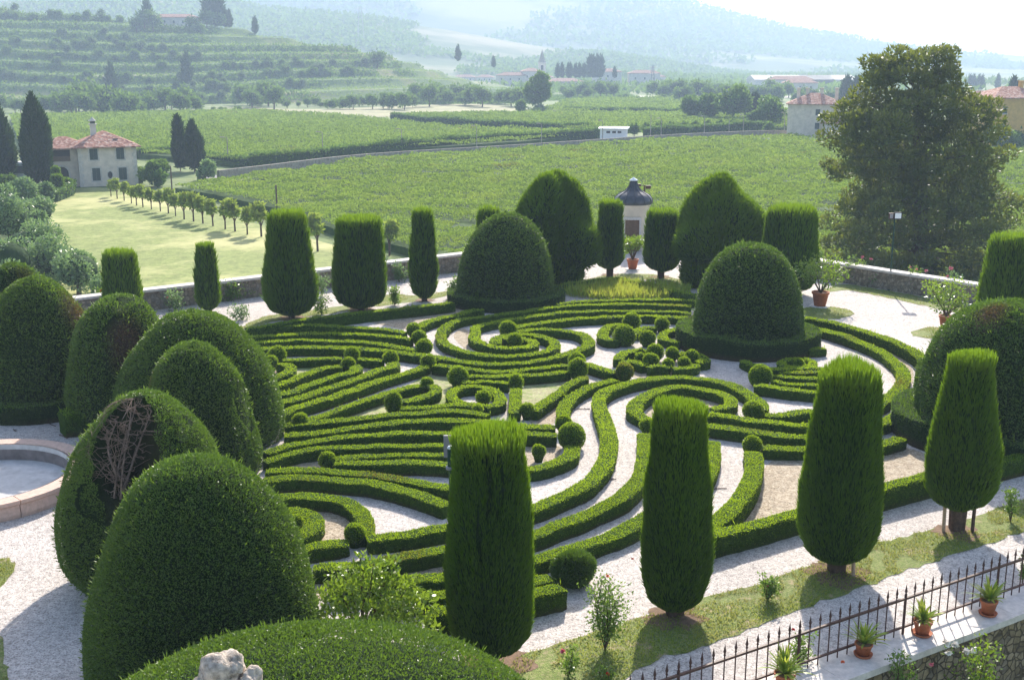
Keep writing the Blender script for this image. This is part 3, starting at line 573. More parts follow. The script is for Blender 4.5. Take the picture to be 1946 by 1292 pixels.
def dome(key, cx, by, hw, ytop, label, prof=None, lump=.13, dead=None, cut=None, fresh=None, topcx=None, collar=0, seed=None, dens=1., Y=None, R=None, Hh=None, cx_=None, dark=0., name='box_dome'):
    if Y is None: C = gp(cx, by); R = hw*depth(C)/FPX
    else: C = np.array([at(cx_ or cx, 1250, Y)[0], Y, 0.])
    H_ = Hh or at(topcx or cx, ytop, C[1])[2]
    prof = prof or egg(); seed = len(DOMES) if seed is None else seed
    d = depth(C+[0,-R*.6,H_*.5]); ll = float(np.clip(.0018*d, .036, .1))
    N = int(2*pi*R*H_*.85*dens*1.9/(ll*ll*.55)); N = min(N, 170000)
    P, Nn, t, th = surf_of_rev(C, R, H_, prof, N, seed, lump)
    keep = Nn[:,1] < .75            # the far side is thinned, never left bare
    keep |= rng.random(N) < .45
    mb = MB(); V, F = core_of_rev(mb, C, R, H_, prof, seed, lump, .93)
    if cut is not None:             # a hollow where the shell has died back
        cc, cr, cd = cut
        Vf = V.reshape(-1,3); dc = np.linalg.norm((Vf-cc)*CS, axis=1)+.08*noise(Vf, 2.2, 1)
        inw = C+[0,0,H_*.45]-Vf; Vf = Vf+nrm(inw)*(np.clip(1.25-dc/cr, 0, 1)*cd)[:,None]; V = Vf
        keep &= (np.linalg.norm((P-cc)*CS, axis=1)+.13*noise(P, 2.0, 1)+.09*noise(P,6.,2)) > cr*.93
    P, Nn, t, th = P[keep], Nn[keep], t[keep], th[keep]; n = len(P)
    Vf = V.reshape(-1,3); ca = np.tile([.5,0.,0.], (len(Vf),1))
    dl = np.zeros(n)
    for (dc_, dr_) in (dead or []):
        dl = np.maximum(dl, np.clip(1.5*(1-(np.linalg.norm((P-dc_)*[1,1,.6], axis=1)+.15*noise(P,2.6,2))/dr_), 0, 1)*(.5+.5*rng.random(n)))
        ca[:,2] = np.maximum(ca[:,2], np.clip(1.6*(1-np.linalg.norm((Vf-dc_)*[1,1,.6], axis=1)/dr_), 0, 1))
    if cut is not None: ca[:,2] = np.maximum(ca[:,2], np.clip(1.3-np.linalg.norm((Vf-cut[0])*CS, axis=1)/cut[1], 0, .9)*.55)
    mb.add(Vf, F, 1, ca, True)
    nz = noise(P, .8, seed)+.5*noise(P, 2.7, seed+1); fr = fresh if fresh is not None else .1
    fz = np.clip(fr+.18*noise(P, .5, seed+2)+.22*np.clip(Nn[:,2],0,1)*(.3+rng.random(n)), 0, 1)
    v = np.clip(.42+.17*nz+rng.normal(size=n)*.27-dark, 0, 1)  # wide spread of leaf tone stands in for glints on the leaves
    gap = noise(P, 1.7, seed+3) > 1.0; dep = np.where(gap, .13, .02)+rng.random(n)*.03
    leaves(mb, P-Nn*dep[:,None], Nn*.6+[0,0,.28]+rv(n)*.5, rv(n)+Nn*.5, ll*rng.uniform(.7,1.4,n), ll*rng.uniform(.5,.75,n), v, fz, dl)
    ns = int(n*.012); ix = rng.integers(0, n, ns)
    leaves(mb, P[ix], Nn[ix]+[0,0,.5]+rv(ns)*.3, rv(ns), ll*rng.uniform(1.5,3,ns), ll*.6, .8, .8, 0)
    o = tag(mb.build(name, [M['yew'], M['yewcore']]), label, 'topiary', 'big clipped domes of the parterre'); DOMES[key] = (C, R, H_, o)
    if collar:
        w, h, off, lab = collar; r = R+off; th = np.linspace(0, 2*pi, 20, endpoint=False)
        pts = [[C[0]+r*cos(a), C[1]+r*sin(a), h] for a in th]
        tag(make_hedge(pts, w, h, closed=True, m='yew', seed=seed, name='box_hedge', freshk=.5), lab, 'hedge', 'hedge collars round the domes')
    return C, R, H_
b1 = egg(2.5, .53, .97)
dome('far', 45, 735, 92, 497, 'dome at the far left, pale dead twigs on top, half hidden by its neighbour', b1, dead=[(at(80,515,gp(45,735)[1]-.7), 1.1)], dark=.05)
dome('brownside', 82, 768, 112, 521, 'olive topped dome at the left with a brown dead flank', b1, dead=[(at(176,585,gp(82,768)[1]), 1.05)], dark=.02, collar=(.5,.6,.12,'dark hedge collar of the olive topped dome at the left'), fresh=.22)
dome('brownhole', 243, 800, 97, 564, 'narrow dome with rusty brown dead patches in its face', b1, dead=[(at(240,640,gp(243,800)[1]-1.2), .75),(at(262,615,gp(243,800)[1]-1.2), .6)])
dome('tallest', 381, 835, 159, 577, 'broad smooth dome behind, its right shoulder reaching into the left fan', b1)
dome('notch', 386, 895, 116, 640, 'dome with a leafy pale notch on its left shoulder', egg(2.5,.53,.95), fresh=.16, dead=[(at(288,735,gp(386,895)[1]), .45)])
C6 = gp(282,1100)
dome('hollow', 282, 1100, 164, 740, 'half dead dome split open to bare grey branches', egg(2.6,.54,.72), cut=(at(242,858,C6[1]-1.0), .68, 1.7), fresh=.3)
dome('front', 392, 1290, 213, 872, 'large dark dome in the front, speckled with shining leaves', egg(2.35,.54,1.), dens=1.15, lump=.09, fresh=.06)
dome('mound', 565, 1290, 0, 1173, 'low broad mound of box at the bottom edge, behind the tufa rock', egg(2.6,.45), Y=12.5, R=3.65, Hh=3.18, fresh=.24, lump=.16, dens=.8)
dome('right', 1905, 828, 175, 563, 'big dome at the right edge, grey dead speckles on its shoulder', b1, dead=[(at(1875,605,gp(1905,828)[1]-.6), .55)], collar=(.55,.75,.14,'dark hedge collar of the dome at the right edge'))
dome('middle', 1419, 655, 104, 458, 'tidy bluish dome rising from a wide collar among the spirals', egg(2.9,.5,.98), dead=[], collar=(.62,.62,.32,'wide dark hedge collar of the dome among the spirals'), lump=.04, fresh=.0)
dome('backleft', 962, 573, 93, 396, 'slightly split dome at the back, in front of the feathery cypress', egg(2.4,.54,.96), collar=(.6,.5,.14,'dark hedge collar of the split dome at the back'), lump=.09, dark=.05)
# bare branches inside the hollow dome
hc, hR, hH, ho = DOMES['hollow']
br = MB(); random.seed(3)
def inside_shell(P, k=.93):
    pr = np.array(egg(2.6,.54,.72)); q = P-hc; r = np.hypot(q[:,0],q[:,1]); mx = np.interp(np.clip((q[:,2]+.10)/hH,0,1), pr[:,0], pr[:,1])*hR*k-.03; f = np.minimum(1, np.maximum(mx,.02)/np.maximum(r,1e-6))
    P = P.copy(); P[:,:2] = hc[:2]+q[:,:2]*f[:,None]; P[:,2] = np.minimum(P[:,2], hH*.955); return P
def limb(p0, p1, r0, r1, sag=.1, n=7, seg=5):
    t = np.linspace(0,1,n)[:,None]; P = np.asarray(p0)*(1-t)+np.asarray(p1)*t; P[1:-1] += rng.normal(size=(n-2,3))*sag*.3; P = inside_shell(P); tube(br, P, np.linspace(r0, r1, n), seg); return P
for pth in (((213,985,-.95),(222,905,-.8),(238,835,-.5),(258,775,-.05)),((228,968,-.9),(234,885,-.75),(246,812,-.4),(250,765,-.05)),((232,940,-.8),(262,850,-.45),(288,780,-.05)),((222,905,-.85),(205,850,-.6),(222,800,-.3))):
    P = spline([at(x,y,hc[1]+dy) for x,y,dy in pth], .16); P = inside_shell(P, .9); tube(br, P, np.linspace(.027,.01,len(P)), 6)
    for q in P[1:]:
        for _ in range(2):
            a = rng.normal(size=3)*[.34,.10,.26]+[-.16,-.02,.14]; Q = limb(q, q+a*rng.uniform(.5,1.), .011, .004, .12, 6, 4)
            for _ in range(2): w = Q[rng.integers(2,6)]; limb(w, w+a*.4+rng.normal(size=3)*[.15,.05,.15], .006, .003, .06, 4, 3)
o = br.build('bare_branch', M['twig'], ho, np.array(ho.location))
# ================================================================ clipped cypress columns
CYPS = []
def cypress(cxb, by, cxt, ytop, hwt, hwm, label, group='clipped column cypresses round the garden', base=.45, fresh=.16, widest=.4, stakes=(), splits=(), squash=1., trunk=.13, trunkh=.13, thk=1.):
    C = gp(cxb, by); d0 = depth(C); H_ = at(cxt, ytop, C[1])[2]; d = depth(C+[0,0,H_*.5])
    Rt, Rm = hwt*depth(C+[0,0,H_])/FPX, hwm*d/FPX
    root = empty('clipped_cypress', C, label, 'cypress', group); seed = len(CYPS); CYPS.append(root)
    hz = trunkh; body = H_-fresh-hz
    lean = (gp(cxt, by)[0]-C[0])*0.
    prof = [(0,.001),(.0,Rm*base*.55),(.02,Rm*base*.85),(.055,Rm*(base+1)/2*.98),(.11,Rm*.88),(.18,Rm*.96),(widest,Rm),(.65,Rm*.5+Rt*.5+.02),(.9,Rt*1.03),(.95,Rt*.99),(.98,Rt*.88),(1.,Rt*.62),(1.,.001)]
    prof = [(t, r/Rm) for t, r in prof]
    B = C+[0,0,hz]; lm = .035
    bl = float(np.clip(.008*d, .12, .34)); bw = float(np.clip(.0008*d, .014, .036))
    N = int(2*pi*Rm*body*2.6/(bl*bw*.5)*.8); N = min(N, 60000)
    P, Nn, t, th = surf_of_rev(B, Rm, body, prof, N, seed, lm, (1, squash))
    mb = MB(); V, F = core_of_rev(mb, B, Rm, body, prof, seed, lm, .95, (1, squash)); Vf = V.reshape(-1,3)
    keep = (Nn[:,1] < .7) | (rng.random(N) < .5)
    gro = np.zeros(N); vgro = np.zeros(len(Vf))
    for sx, z0s, z1s, ws in splits:                   # dark clefts between the stems
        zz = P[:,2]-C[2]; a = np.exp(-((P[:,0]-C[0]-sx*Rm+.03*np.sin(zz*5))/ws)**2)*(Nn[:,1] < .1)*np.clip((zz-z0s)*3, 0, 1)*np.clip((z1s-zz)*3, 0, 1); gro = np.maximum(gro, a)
        zv = Vf[:,2]-C[2]; b_ = np.exp(-((Vf[:,0]-C[0]-sx*Rm+.03*np.sin(zv*5))/ws)**2)*(Vf[:,1] < C[1])*np.clip((zv-z0s)*3, 0, 1)*np.clip((z1s-zv)*3, 0, 1); vgro = np.maximum(vgro, b_)
    Vf[:,1] += vgro*Rm*.22; P[:,1] += gro*Rm*.18; keep &= rng.random(N) > gro*.3
    P, Nn, t, th, gro = P[keep], Nn[keep], t[keep], th[keep], gro[keep]; n = len(P)
    mb.add(Vf, F, 1, None, True)
    st = noise(np.c_[np.cos(th)*2.2, np.sin(th)*2.2, P[:,2]*.35], 2.2, seed)+.6*noise(P*[1,1,.25], 5., seed+1)
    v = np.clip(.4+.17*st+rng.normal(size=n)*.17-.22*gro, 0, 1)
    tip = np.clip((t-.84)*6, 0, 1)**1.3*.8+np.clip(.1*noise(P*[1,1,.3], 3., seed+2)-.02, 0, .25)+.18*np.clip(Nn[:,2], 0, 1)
    out = .22+.35*(1-np.clip(t*2.2, 0, 1))
    D = np.array([0,0,1.])+nrm(Nn*[1,1,.2])*out[:,None]+rv(n)*.13
    L = bl*rng.uniform(.6,1.25,n)*np.where(t < .1, .7, 1)
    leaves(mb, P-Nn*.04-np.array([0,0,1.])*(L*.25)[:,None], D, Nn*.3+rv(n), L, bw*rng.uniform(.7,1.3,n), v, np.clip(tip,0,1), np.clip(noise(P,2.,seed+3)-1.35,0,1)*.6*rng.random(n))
    # uncut growth on the flat top
    nt_ = int(len(P)*.09*thk); a = rng.random(nt_)*2*pi; q = np.sqrt(rng.random(nt_))*Rt*1.0
    Pt = B+np.stack([q*np.cos(a), q*np.sin(a)*squash, body-.06-.22*Rt*(q/Rt)**4], -1)
    hh = .8*fresh*(.75+.3*noise(Pt, 3., seed))*rng.uniform(.35,1.05,nt_)+.06
    leaves(mb, Pt, np.array([0,0,1.])+np.stack([np.cos(a),np.sin(a),a*0],-1)*(q/Rt*.10)[:,None]+rv(nt_)*.09, rv(nt_), hh, bw*1.1, rng.uniform(.5,1,nt_), rng.uniform(.45,1,nt_), 0)
    mb.build('crown', [M['cyp'], M['cypcore']], root)
    tr = MB(); 
    for k_ in range(3): a = k_*2.1; tube(tr, [C+[.07*cos(a),.07*sin(a),0], C+[.10*cos(a),.10*sin(a),hz+.25]], trunk*.55, 7)
    tr.build('trunk', M['bark'], root)
    for dx, dy, lean_, col in stakes:
        s = MB(); tube(s, [C+[dx,dy,0], C+[dx+lean_,dy+.05,.75]], .04, 7); s.build('stake', M[col], root)
    return root
cypress(237,606,232,467,29,34,'cypress column by the lawn wall behind the brown flanked dome, seen from its waist up', fresh=.28, thk=1.4)
cypress(397,596,393,452,17,22,'very slim square topped cypress column behind the tallest left dome', fresh=.30)
cypress(554,605,549,396,33,49,'wide bottle shaped cypress column, leftmost of a trio before the lawn', fresh=.22, base=.5, widest=.36)
cypress(686,590,676,402,42,50,'thick cypress column with a split lower left side', fresh=.3, base=.62, splits=((-.62,.0,1.0,.09),))
cypress(806,572,803,391,17,25,'slim cypress column at the end of the trio, left of the split dome', fresh=.24, base=.5)
cypress(930,545,928,390,19,23,'cypress column peeping up behind the split dome', fresh=.22)
cypress(1158,525,1163,380,22,27,'slim cypress column just left of the turret', fresh=.12, base=.55, trunkh=.35, trunk=.2)
cypress(1255,529,1254,394,28,33,'bulging cypress column just right of the turret', fresh=.2, base=.45, widest=.25, trunkh=.35, trunk=.2)
cypress(1497,560,1499,390,43,52,'stout cypress column behind the bluish dome among the spirals', fresh=.16, base=.62)
cypress(1907,640,1920,437,38,52,'stout cypress column rising behind the dome at the right edge', fresh=.3)
cypress(1588,1085,1613,672,57,77,'tallest thick cypress column on the right, wispy top and one stake at its foot', fresh=.38, base=.6, widest=.42, trunkh=.22, trunk=.24, stakes=((.28,-.28,-.03,'stake'),), thk=1.3)
cypress(1817,1006,1846,655,43,65,'cypress column farthest right, standing on a trunk between stakes', fresh=.26, base=.5, trunkh=.5, trunk=.22, stakes=((-.33,-.12,.0,'stake'),(.3,-.15,.02,'bark')))
cypress(1281,1166,1303,745,51,69,'cypress column by the red rose bush, fresh flat top, middle of the front row', fresh=.26, base=.62, widest=.35, trunkh=.1, trunk=.22)
cypress(930,1262,934,790,73,85,'forked cypress column in front, two stems with a dark cleft between them', fresh=.30, base=.42, widest=.42, splits=((.02,2.8,4.3,.05),(-.2,1.9,3.2,.04),(.3,3.1,4.2,.035)), trunkh=.15)
# feathery cypress topiaries at the back
def feathery(cx, by, lobes, label, neck):
    C = gp(cx, by); root = empty('feathery_cypress', C, label, 'cypress', 'big feathery cypress topiaries at the back'); mb = MB()
    for i, (px, y0, y1, hw, p, q, dy) in enumerate(lobes):
        Y = C[1]+dy; zb = max(at(px, y1, Y)[2], 0); zt = at(px, y0, Y)[2]; R = hw*depth(np.array([0,Y,zt]))/FPX; B = np.array([at(px,(y0+y1)/2,Y)[0], Y, zb]); H_ = zt-zb
        prof = [(0,.001),(0,.55),(.06,.75),(.18,.95)]+[(t, r) for t, r in egg(p, q) if t > .25]
        N = int(2*pi*R*H_*900*.14*3); N = min(N, 22000)
        P, Nn, t, th = surf_of_rev(B, R, H_, prof, N, i, .15*R); V, F = core_of_rev(mb, B, R, H_, prof, i, .15*R, .9)
        mb.add(V.reshape(-1,3), F, 1, None, True); n = len(P)
        v = np.clip(.4+.2*noise(P, 1.3, i)+.12*noise(P, 4., i+1)+rng.normal(size=n)*.15, 0, 1)
        D = Nn*.55+np.array([0,0,.75])+rv(n)*.25
        leaves(mb, P-Nn*.1, D, rv(n), rng.uniform(.16,.36,n), .06, v, np.clip(.14+.38*Nn[:,2]+.12*noise(P,.8,2), 0, .65), 0)
    mb.build('crown', [M['cyp'], M['cypcore']], root)
    tr = MB(); tube(tr, [C, C+[0,0,neck]], .22, 8); tr.build('trunk', M['bark'], root)
feathery(1055,535,[(1060,318,510,58,3.,.5,0.),(1025,345,525,56,2.5,.52,-.2),(1088,415,508,47,2.6,.5,-.3),(1060,470,545,45,3,.4,-.4),(1082,345,480,44,2.2,.6,.3),(1035,330,430,40,2.4,.55,-.3),(1000,380,470,34,2.4,.5,-.1)],'tall feathery pointed cypress topiary behind the split dome', 1.2)
feathery(1372,540,[(1372,331,500,84,2.3,.62,0.),(1358,400,500,68,2.6,.5,-.5),(1395,385,498,58,2.6,.5,.2),(1320,430,495,38,2.3,.5,-.3),(1330,487,550,38,3,.35,-.8),(1375,480,545,35,3,.4,0)],'feathery rounded cypress topiary on a narrow foot, right of the turret', 1.2)
# ================================================================ turret, lamps
T0 = np.array([at(1201,470,corner[1]-.2)[0], corner[1]-.2, 0.])
root = empty('garden_turret', T0, 'small round cream turret with a dark onion shaped dome at the corner of the wall', 'turret')
wm = MB(); lathe(wm, T0, [(.92,-.3),(.92,2.42),(.96,2.44),(1.0,2.5),(1.0,2.56)], 32, smooth=True); wm.build('wall', M['plaster'], root)
rm = MB(); prof = [(1.06,2.55),(1.08,2.62),(1.07,2.75),(1.0,2.92),(.85,3.06),(.62,3.18),(.42,3.3),(.28,3.48),(.19,3.68),(.15,3.8)]
lathe(rm, T0, prof, 32)
for k_ in range(12):
    a = k_*pi/6; tube(rm, [T0+[(r+.012)*cos(a),(r+.012)*sin(a),z] for r,z in prof[1:]], .022, 4)
rf = rm.build('roof', M['lead'], root)
fm = MB(); lathe(fm, T0, [(.14,3.8),(.26,3.83),(.2,3.88),(.05,3.98),(.001,4.02)], 16); fm.build('finial', M['white'], root)
dm = MB(); dv = nrm(np.array([0,0,0.])+np.array([-.05,-1,0])); 
def arc_panel(mb, C, r, a0, a1, z0, z1, mat=0, n=6):
    th = np.linspace(a0,a1,n); lo = np.stack([C[0]+r*np.cos(th), C[1]+r*np.sin(th), th*0+z0], -1); hi = lo.copy(); hi[:,2] = z1
    V = np.vstack([lo,hi]); mb.add(V, [[i,i+1,n+i+1,n+i] for i in range(n-1)], mat)
am = math.atan2(-1,-.12); arc_panel(dm, T0, .945, am-.42, am+.42, .02, 1.75); dm.build('door', M['door'], root)
fr = MB()
for a0,a1,z0,z1 in ((am-.54,am-.42,.02,1.9),(am+.42,am+.54,.02,1.9),(am-.42,am+.42,1.75,1.9)): arc_panel(fr, T0, .96, a0, a1, z0, z1)
fr.build('door_surround', M['coping'], root)
def lamp(px, py, ytop, label, heads, col='green', z=0., r=.035, hm='grey'):
    C = gp(px, py, z); H_ = at(px, ytop, C[1])[2]-z; root = empty('floodlight_post', C, label, 'lamp post'); p = MB()
    tube(p, [C, C+[0,0,H_]], r, 8); lathe(p, C, [(r*2.5,0),(r*2.5,.03),(r,.06)], 10); p.build('pole', M[col], root)
    for dx, dy, dz, w, h, fm_ in heads:
        hb = MB(); q = C+[dx,dy,H_+dz]; box(hb, q-[w/2,.06,h/2], q+[w/2,.06,h/2]); 
        box(hb, q+[-w/2+.03,-.075,-h/2+.03], q+[w/2-.03,-.061,h/2-.03], 1); tube(hb, [C+[0,0,H_-.02], q+[0,0,-h/2]], .02, 5); hb.build('floodlight_head', [M['dark' if fm_ == 'white' else 'iron'], M[fm_]], root)
    return root, C, H_
lamp(1690,552,410,'green lamp post with a square white floodlight in front of the magnolia',[(.12,0,.0,.34,.30,'white'),(-.16,.05,-.02,.2,.26,'grey')])
r_, C, H_ = lamp(1222,455,352,'thin dark lamp post with two small floodlights beside the turret',[(.22,0,-.12,.3,.2,'iron'),(-.34,0,.0,.26,.14,'iron')],'iron',r=.04)
# post in front with a grey panel behind a green tube
C = gp(866,1226); root = empty('floodlight_post', C, 'green lamp post with a grey square panel, half hidden by the forked cypress', 'lamp post')
Ht = at(856,850,C[1])[2]; p = MB(); x0 = at(856,850,C[1])[0]
tube(p, [C, [x0,C[1],Ht-.3]], .04, 8); p.build('pole', M['green'], root)
p = MB(); tube(p, [[x0,C[1],Ht-.36],[x0,C[1],Ht]], .055, 10); p.build('lamp_tube', M['green'], root)
p = MB(); lathe(p, [x0,C[1],Ht], [(.056,-.02),(.058,.0),(.04,.025),(.001,.03)], 10); p.build('lamp_cap', M['whitep'], root)
p = MB(); lathe(p, [x0,C[1],Ht-.36], [(.05,-.03),(.085,-.03),(.085,.02),(.05,.02)], 12); p.build('collar', M['grey'], root)
q = at(859,848,C[1]+.25); p = MB(); box(p, q-[.145,.015,.2], q+[.145,.015,.2]); p.build('panel', M['grey'], root)
# ================================================================ fountain basin, tufa rock
FC = gp(-42,930,0.); fr_ = 200*depth(FC)/FPX
root = empty('fountain_basin', FC, 'round sunken basin with a pink marble rim at the left edge', 'basin')
p = MB(); R0 = fr_
for k_ in range(8):       # rim in curved stones
    th = np.linspace(k_*pi/4+.004, (k_+1)*pi/4-.004, 9); pr = [(R0-.02,.0),(R0+.0,.10),(R0-.03,.30),(R0+.04,.36),(R0+.04,.44),(R0-.36,.44),(R0-.36,.36),(R0-.40,.02)]; n = len(pr)
    V = np.array([[FC[0]+r*cos(a), FC[1]+r*sin(a), z] for a in th for r,z in pr]); F = [[i*n+j,(i+1)*n+j,(i+1)*n+(j+1)%n,i*n+(j+1)%n] for i in range(8) for j in range(n)]
    p.add(V, F); p.add(V[:n], [list(range(n))]); p.add(V[-n:], [list(range(n))[::-1]])
p.build('rim', M['pink'], root)
p = MB(); lathe(p, FC, [(R0-.41,.43),(R0-.41,.30)], 48, smooth=True); lathe(p, FC, [(R0-.412,.30),(R0-.412,.008)], 48, 1, smooth=True); p.build('inner_wall', [M['basin'], M['basindark']], root)  # lower band of the inner wall in a darker plaster tone
p = MB(); lathe(p, FC, [(R0-.40,.01),(.001,.012)], 48); p.build('floor', M['basin'], root)
def rock(mb, c, r, sq=(1,1,1), seed=0, mat=0):
    n_, m_ = 26, 40; ph = np.linspace(-pi/2, pi/2, n_); th = np.linspace(0,2*pi,m_,endpoint=False)
    D = np.stack([np.cos(ph)[:,None]*np.cos(th), np.cos(ph)[:,None]*np.sin(th), np.repeat(np.sin(ph)[:,None], m_, 1)], -1)
    Q = D*(1+.14*noise(D, 2.1, seed)+.10*noise(D, 4.5, seed+1)+.06*noise(D, 9., seed+2))[...,None]*r*np.array(sq)+c
    i = np.arange(n_-1)[:,None]*m_; j = np.arange(m_)[None]; k = (j+1) % m_
    mb.add(Q.reshape(-1,3), np.stack([i+j,i+k,i+m_+k,i+m_+j],-1).reshape(-1,4), mat, None, True)
Yr = 8.3; a = at(425,1283,Yr)
root = empty('tufa_pinnacle', (a[0],Yr,0), 'pale pitted tufa rock finial at the bottom edge in front of the mound', 'rock finial')
p = MB(); rock(p, a+[0,0,.0], .17, (1.05,1,1.05), 0); rock(p, a+[-.05,0,.09], .10, (1,1,.8), 1); rock(p, a+[.09,-.02,.08], .085, (1,1,.8), 2); rock(p, a+[-.1,-.06,-.05], .11, (1,1,1), 2); p.build('tufa_rock', M['tufa'], root)
b = at(474,1290,Yr); p = MB(); rock(p, b+[0,0,-.02], .10, (.95,.9,1.2), 3)
p.build('tufa_rock', M['tufa'], root)
p = MB(); rock(p, a+[.06,.02,-.3], .22, (1.0,.9,1.3), 1); box(p, [a[0]-.2,Yr-.2,0], [a[0]+.2,Yr+.2,a[2]-.4]); p.build('pedestal', M['tufa'], root)
# ================================================================ bushes, roses, potted plants
def leafcloud(mb, blobs, N, L, w, seed=0, fresh=.25, up=.3, dark=0., shell=.75, mat=0, flat=0.):
    """blobs: [(centre, (rx,ry,rz))]; leaves fill their outer shells unevenly"""
    vol = np.array([b[1][0]*b[1][1]+b[1][1]*b[1][2]+b[1][0]*b[1][2] for b in blobs]); pick = rng.choice(len(blobs), N, p=vol/vol.sum())
    cc = np.array([b[0] for b in blobs], float)[pick]; rr = np.array([b[1] for b in blobs], float)[pick]
    d = nrm(rv(N)); q = shell+(1-shell)*rng.random(N)**.6; q = np.where(rng.random(N) < .2, rng.random(N), q)
    P = cc+d*rr*q[:,None]; v = np.clip(.45+.16*noise(P, 1.2/max(rr.mean(),.1), seed)+rng.normal(size=N)*.2+.12*rng.normal(size=len(blobs))[pick]-dark, 0, 1)
    D = d*.6+[0,0,up]+rv(N)*.6
    leaves(mb, P, D, rv(N), L*rng.uniform(.6,1.35,N), w*rng.uniform(.7,1.3,N), v, np.clip(fresh*(.4+.8*np.clip(d[:,2],-.3,1))+.3*rng.random(N)*fresh*2, 0, 1), 0, mat)
def petals(mb, c, r, m=0):
    n = 16; d = nrm(rv(n)*[1,1,.6]+[0,0,.5]); leaves(mb, np.tile(c, (n,1)), d, rv(n), r*rng.uniform(.7,1.2,n), r*1.1, .5, 0, 0, m)
def rosebush(px, py, ytop, wpx, label, flowers=(), N=260, stems=5, m='rose', L=.06, z=0., name='rose_bush', group=None, fresh=.35, sparse=1., C=None):
    N = int(N*2.6); C = gp(px, py, z) if C is None else C; z = C[2]; d = depth(C); H_ = at(px, ytop, C[1])[2]-z; R = wpx*d/FPX
    root = empty(name, C, label, 'rose bush' if name == 'rose_bush' else 'shrub', group); mb = MB(); sm = MB(); blobs = []
    for i in range(stems):
        a = rng.uniform(0,2*pi); e = C+np.array([R*.75*cos(a)*rng.random(), R*.6*sin(a)*rng.random(), H_*rng.uniform(.6,1.)]); mid = (C+e)/2+rng.normal(size=3)*R*.12
        P = spline([C, mid, e], .1); tube(sm, P, np.linspace(.012,.005,len(P)), 5)
        for t in (.4,.6,.8,1.): q = P[int(t*(len(P)-1))]; blobs.append((q, np.array([1,1,.8])*R*rng.uniform(.3,.52)))
    L = max(L, .0022*d); leafcloud(mb, blobs, N, L, L*.55, int(px) % 3, fresh, .2, 0, .4)
    mb.build('foliage', M[m], root); sm.build('stem', M['bark'], root)
    for fx, fy, fr_, fc in flowers:
        f = MB(); petals(f, at(fx, fy, C[1]-R*.25), fr_*d/FPX, 0); f.build('flower', M[fc], root)
    return root
rosebush(1150,1235,1085,60,'tall gawky rose bush with an orange bloom, left of the middle front cypress',[(1155,1095,5,'orangefl'),(1202,1062,3,'orangefl')],800,11)
rosebush(1458,1140,1092,26,'small rose bush with one bright red bloom on the turf strip',[(1461,1113,6,'redfl')],240,6)
rosebush(1920,992,925,22,'leafy young rose bush at the right edge of the turf strip',[],220,4)
rosebush(1080,1285,1225,30,'low rose with a pink bloom at the bottom, left of the fence',[(1071,1238,7,'pinkfl')],160,4,fresh=.6)
rosebush(1152,1300,1270,22,'rose with a red bloom at the left end of the fence',[(1155,1280,5,'redfl')],90,3)
rosebush(1520,1268,1195,30,'climbing rose with a red bud behind the fence bars',[(1507,1196,4,'redfl')],200,5)
rosebush(1790,1340,1215,62,'big rose bush with cream white blooms in front of the brown wall',[(1797,1221,9,'whitefl'),(1815,1226,9,'whitefl'),(1802,1240,7,'whitefl'),(1836,1238,8,'whitefl'),(1850,1237,7,'whitefl'),(1728,1246,6,'whitefl'),(1770,1263,6,'pinkfl')],700,12,m='citrus',fresh=.4,L=.075,C=np.array([*(f_start+fd*((gp(1760,1200)[0]-f_start[0])/fd[0])+fn*1.25),-2.0]))
rosebush(1640,1330,1240,32,'dark rose climbing over the coping below the fence',[(1602,1258,5,'orangefl')],300,8,C=np.array([*(f_start+fd*((gp(1630,1230)[0]-f_start[0])/fd[0])+fn*.8),-.9]))
rosebush(1943,1110,1055,12,'rose spray at the right edge behind the fence',[],120,3)
for i,(px,py,yt,w,fl,lab) in enumerate(((335,590,556,22,[(318,566,3,'pinkfl')],'yellowish rose under the lawn wall, right of the brown flanked dome'),(440,572,540,24,[],'silvery rose under the lawn wall, right of the slimmest cypress'),(472,565,535,14,[],'yellow leaved rose under the lawn wall by the bottle shaped cypress'),
  (612,562,520,18,[(607,548,3,'whitefl')],'yellow rose between the bottle shaped and the split cypress'),(612,598,560,22,[(603,575,3,'whitefl')],'pale airy rose at the foot of the bottle shaped cypress'),(750,580,548,12,[],'small rose between the split and the slim cypress'),
  (758,536,502,14,[],'yellow leaved rose against the lawn wall near the slim cypress'),(862,566,530,16,[],'pale rose at the left foot of the split dome'),(192,585,545,12,[(194,552,5,'redfl')],'rose with a red bloom behind the brown flanked dome'),(460,608,580,22,[(452,590,3,'whitefl')],'white flowered rose beside the broad left dome'),
  (1632,540,490,20,[(1639,489,4,'pinkfl'),(1655,493,4,'pinkfl')],'pink rose on the right hand wall by the potted lemon'),(1738,556,510,20,[(1730,508,3,'pinkfl'),(1760,515,4,'pinkfl'),(1742,512,3,'pinkfl')],'pink rose leaning on the right hand wall, right of the lamp post'),
  (1805,565,512,16,[(1807,511,5,'pinkfl'),(1801,525,3,'pinkfl')],'tall pink rose on the right hand wall by the last cypress'),(1555,500,478,12,[(1556,478,3,'pinkfl')],'rose at the end of the right hand wall behind the stout cypress'),(1300,545,488,12,[],'yellowish rose at the foot of the rounded cypress topiary'),(1660,545,515,16,[],'low rose at the foot of the right hand wall'))):
    rosebush(px,py,yt,w*1.35,lab,fl,190,5,m='rose' if i % 3 else 'olean',fresh=.6 if 'yellow' in lab else .3)
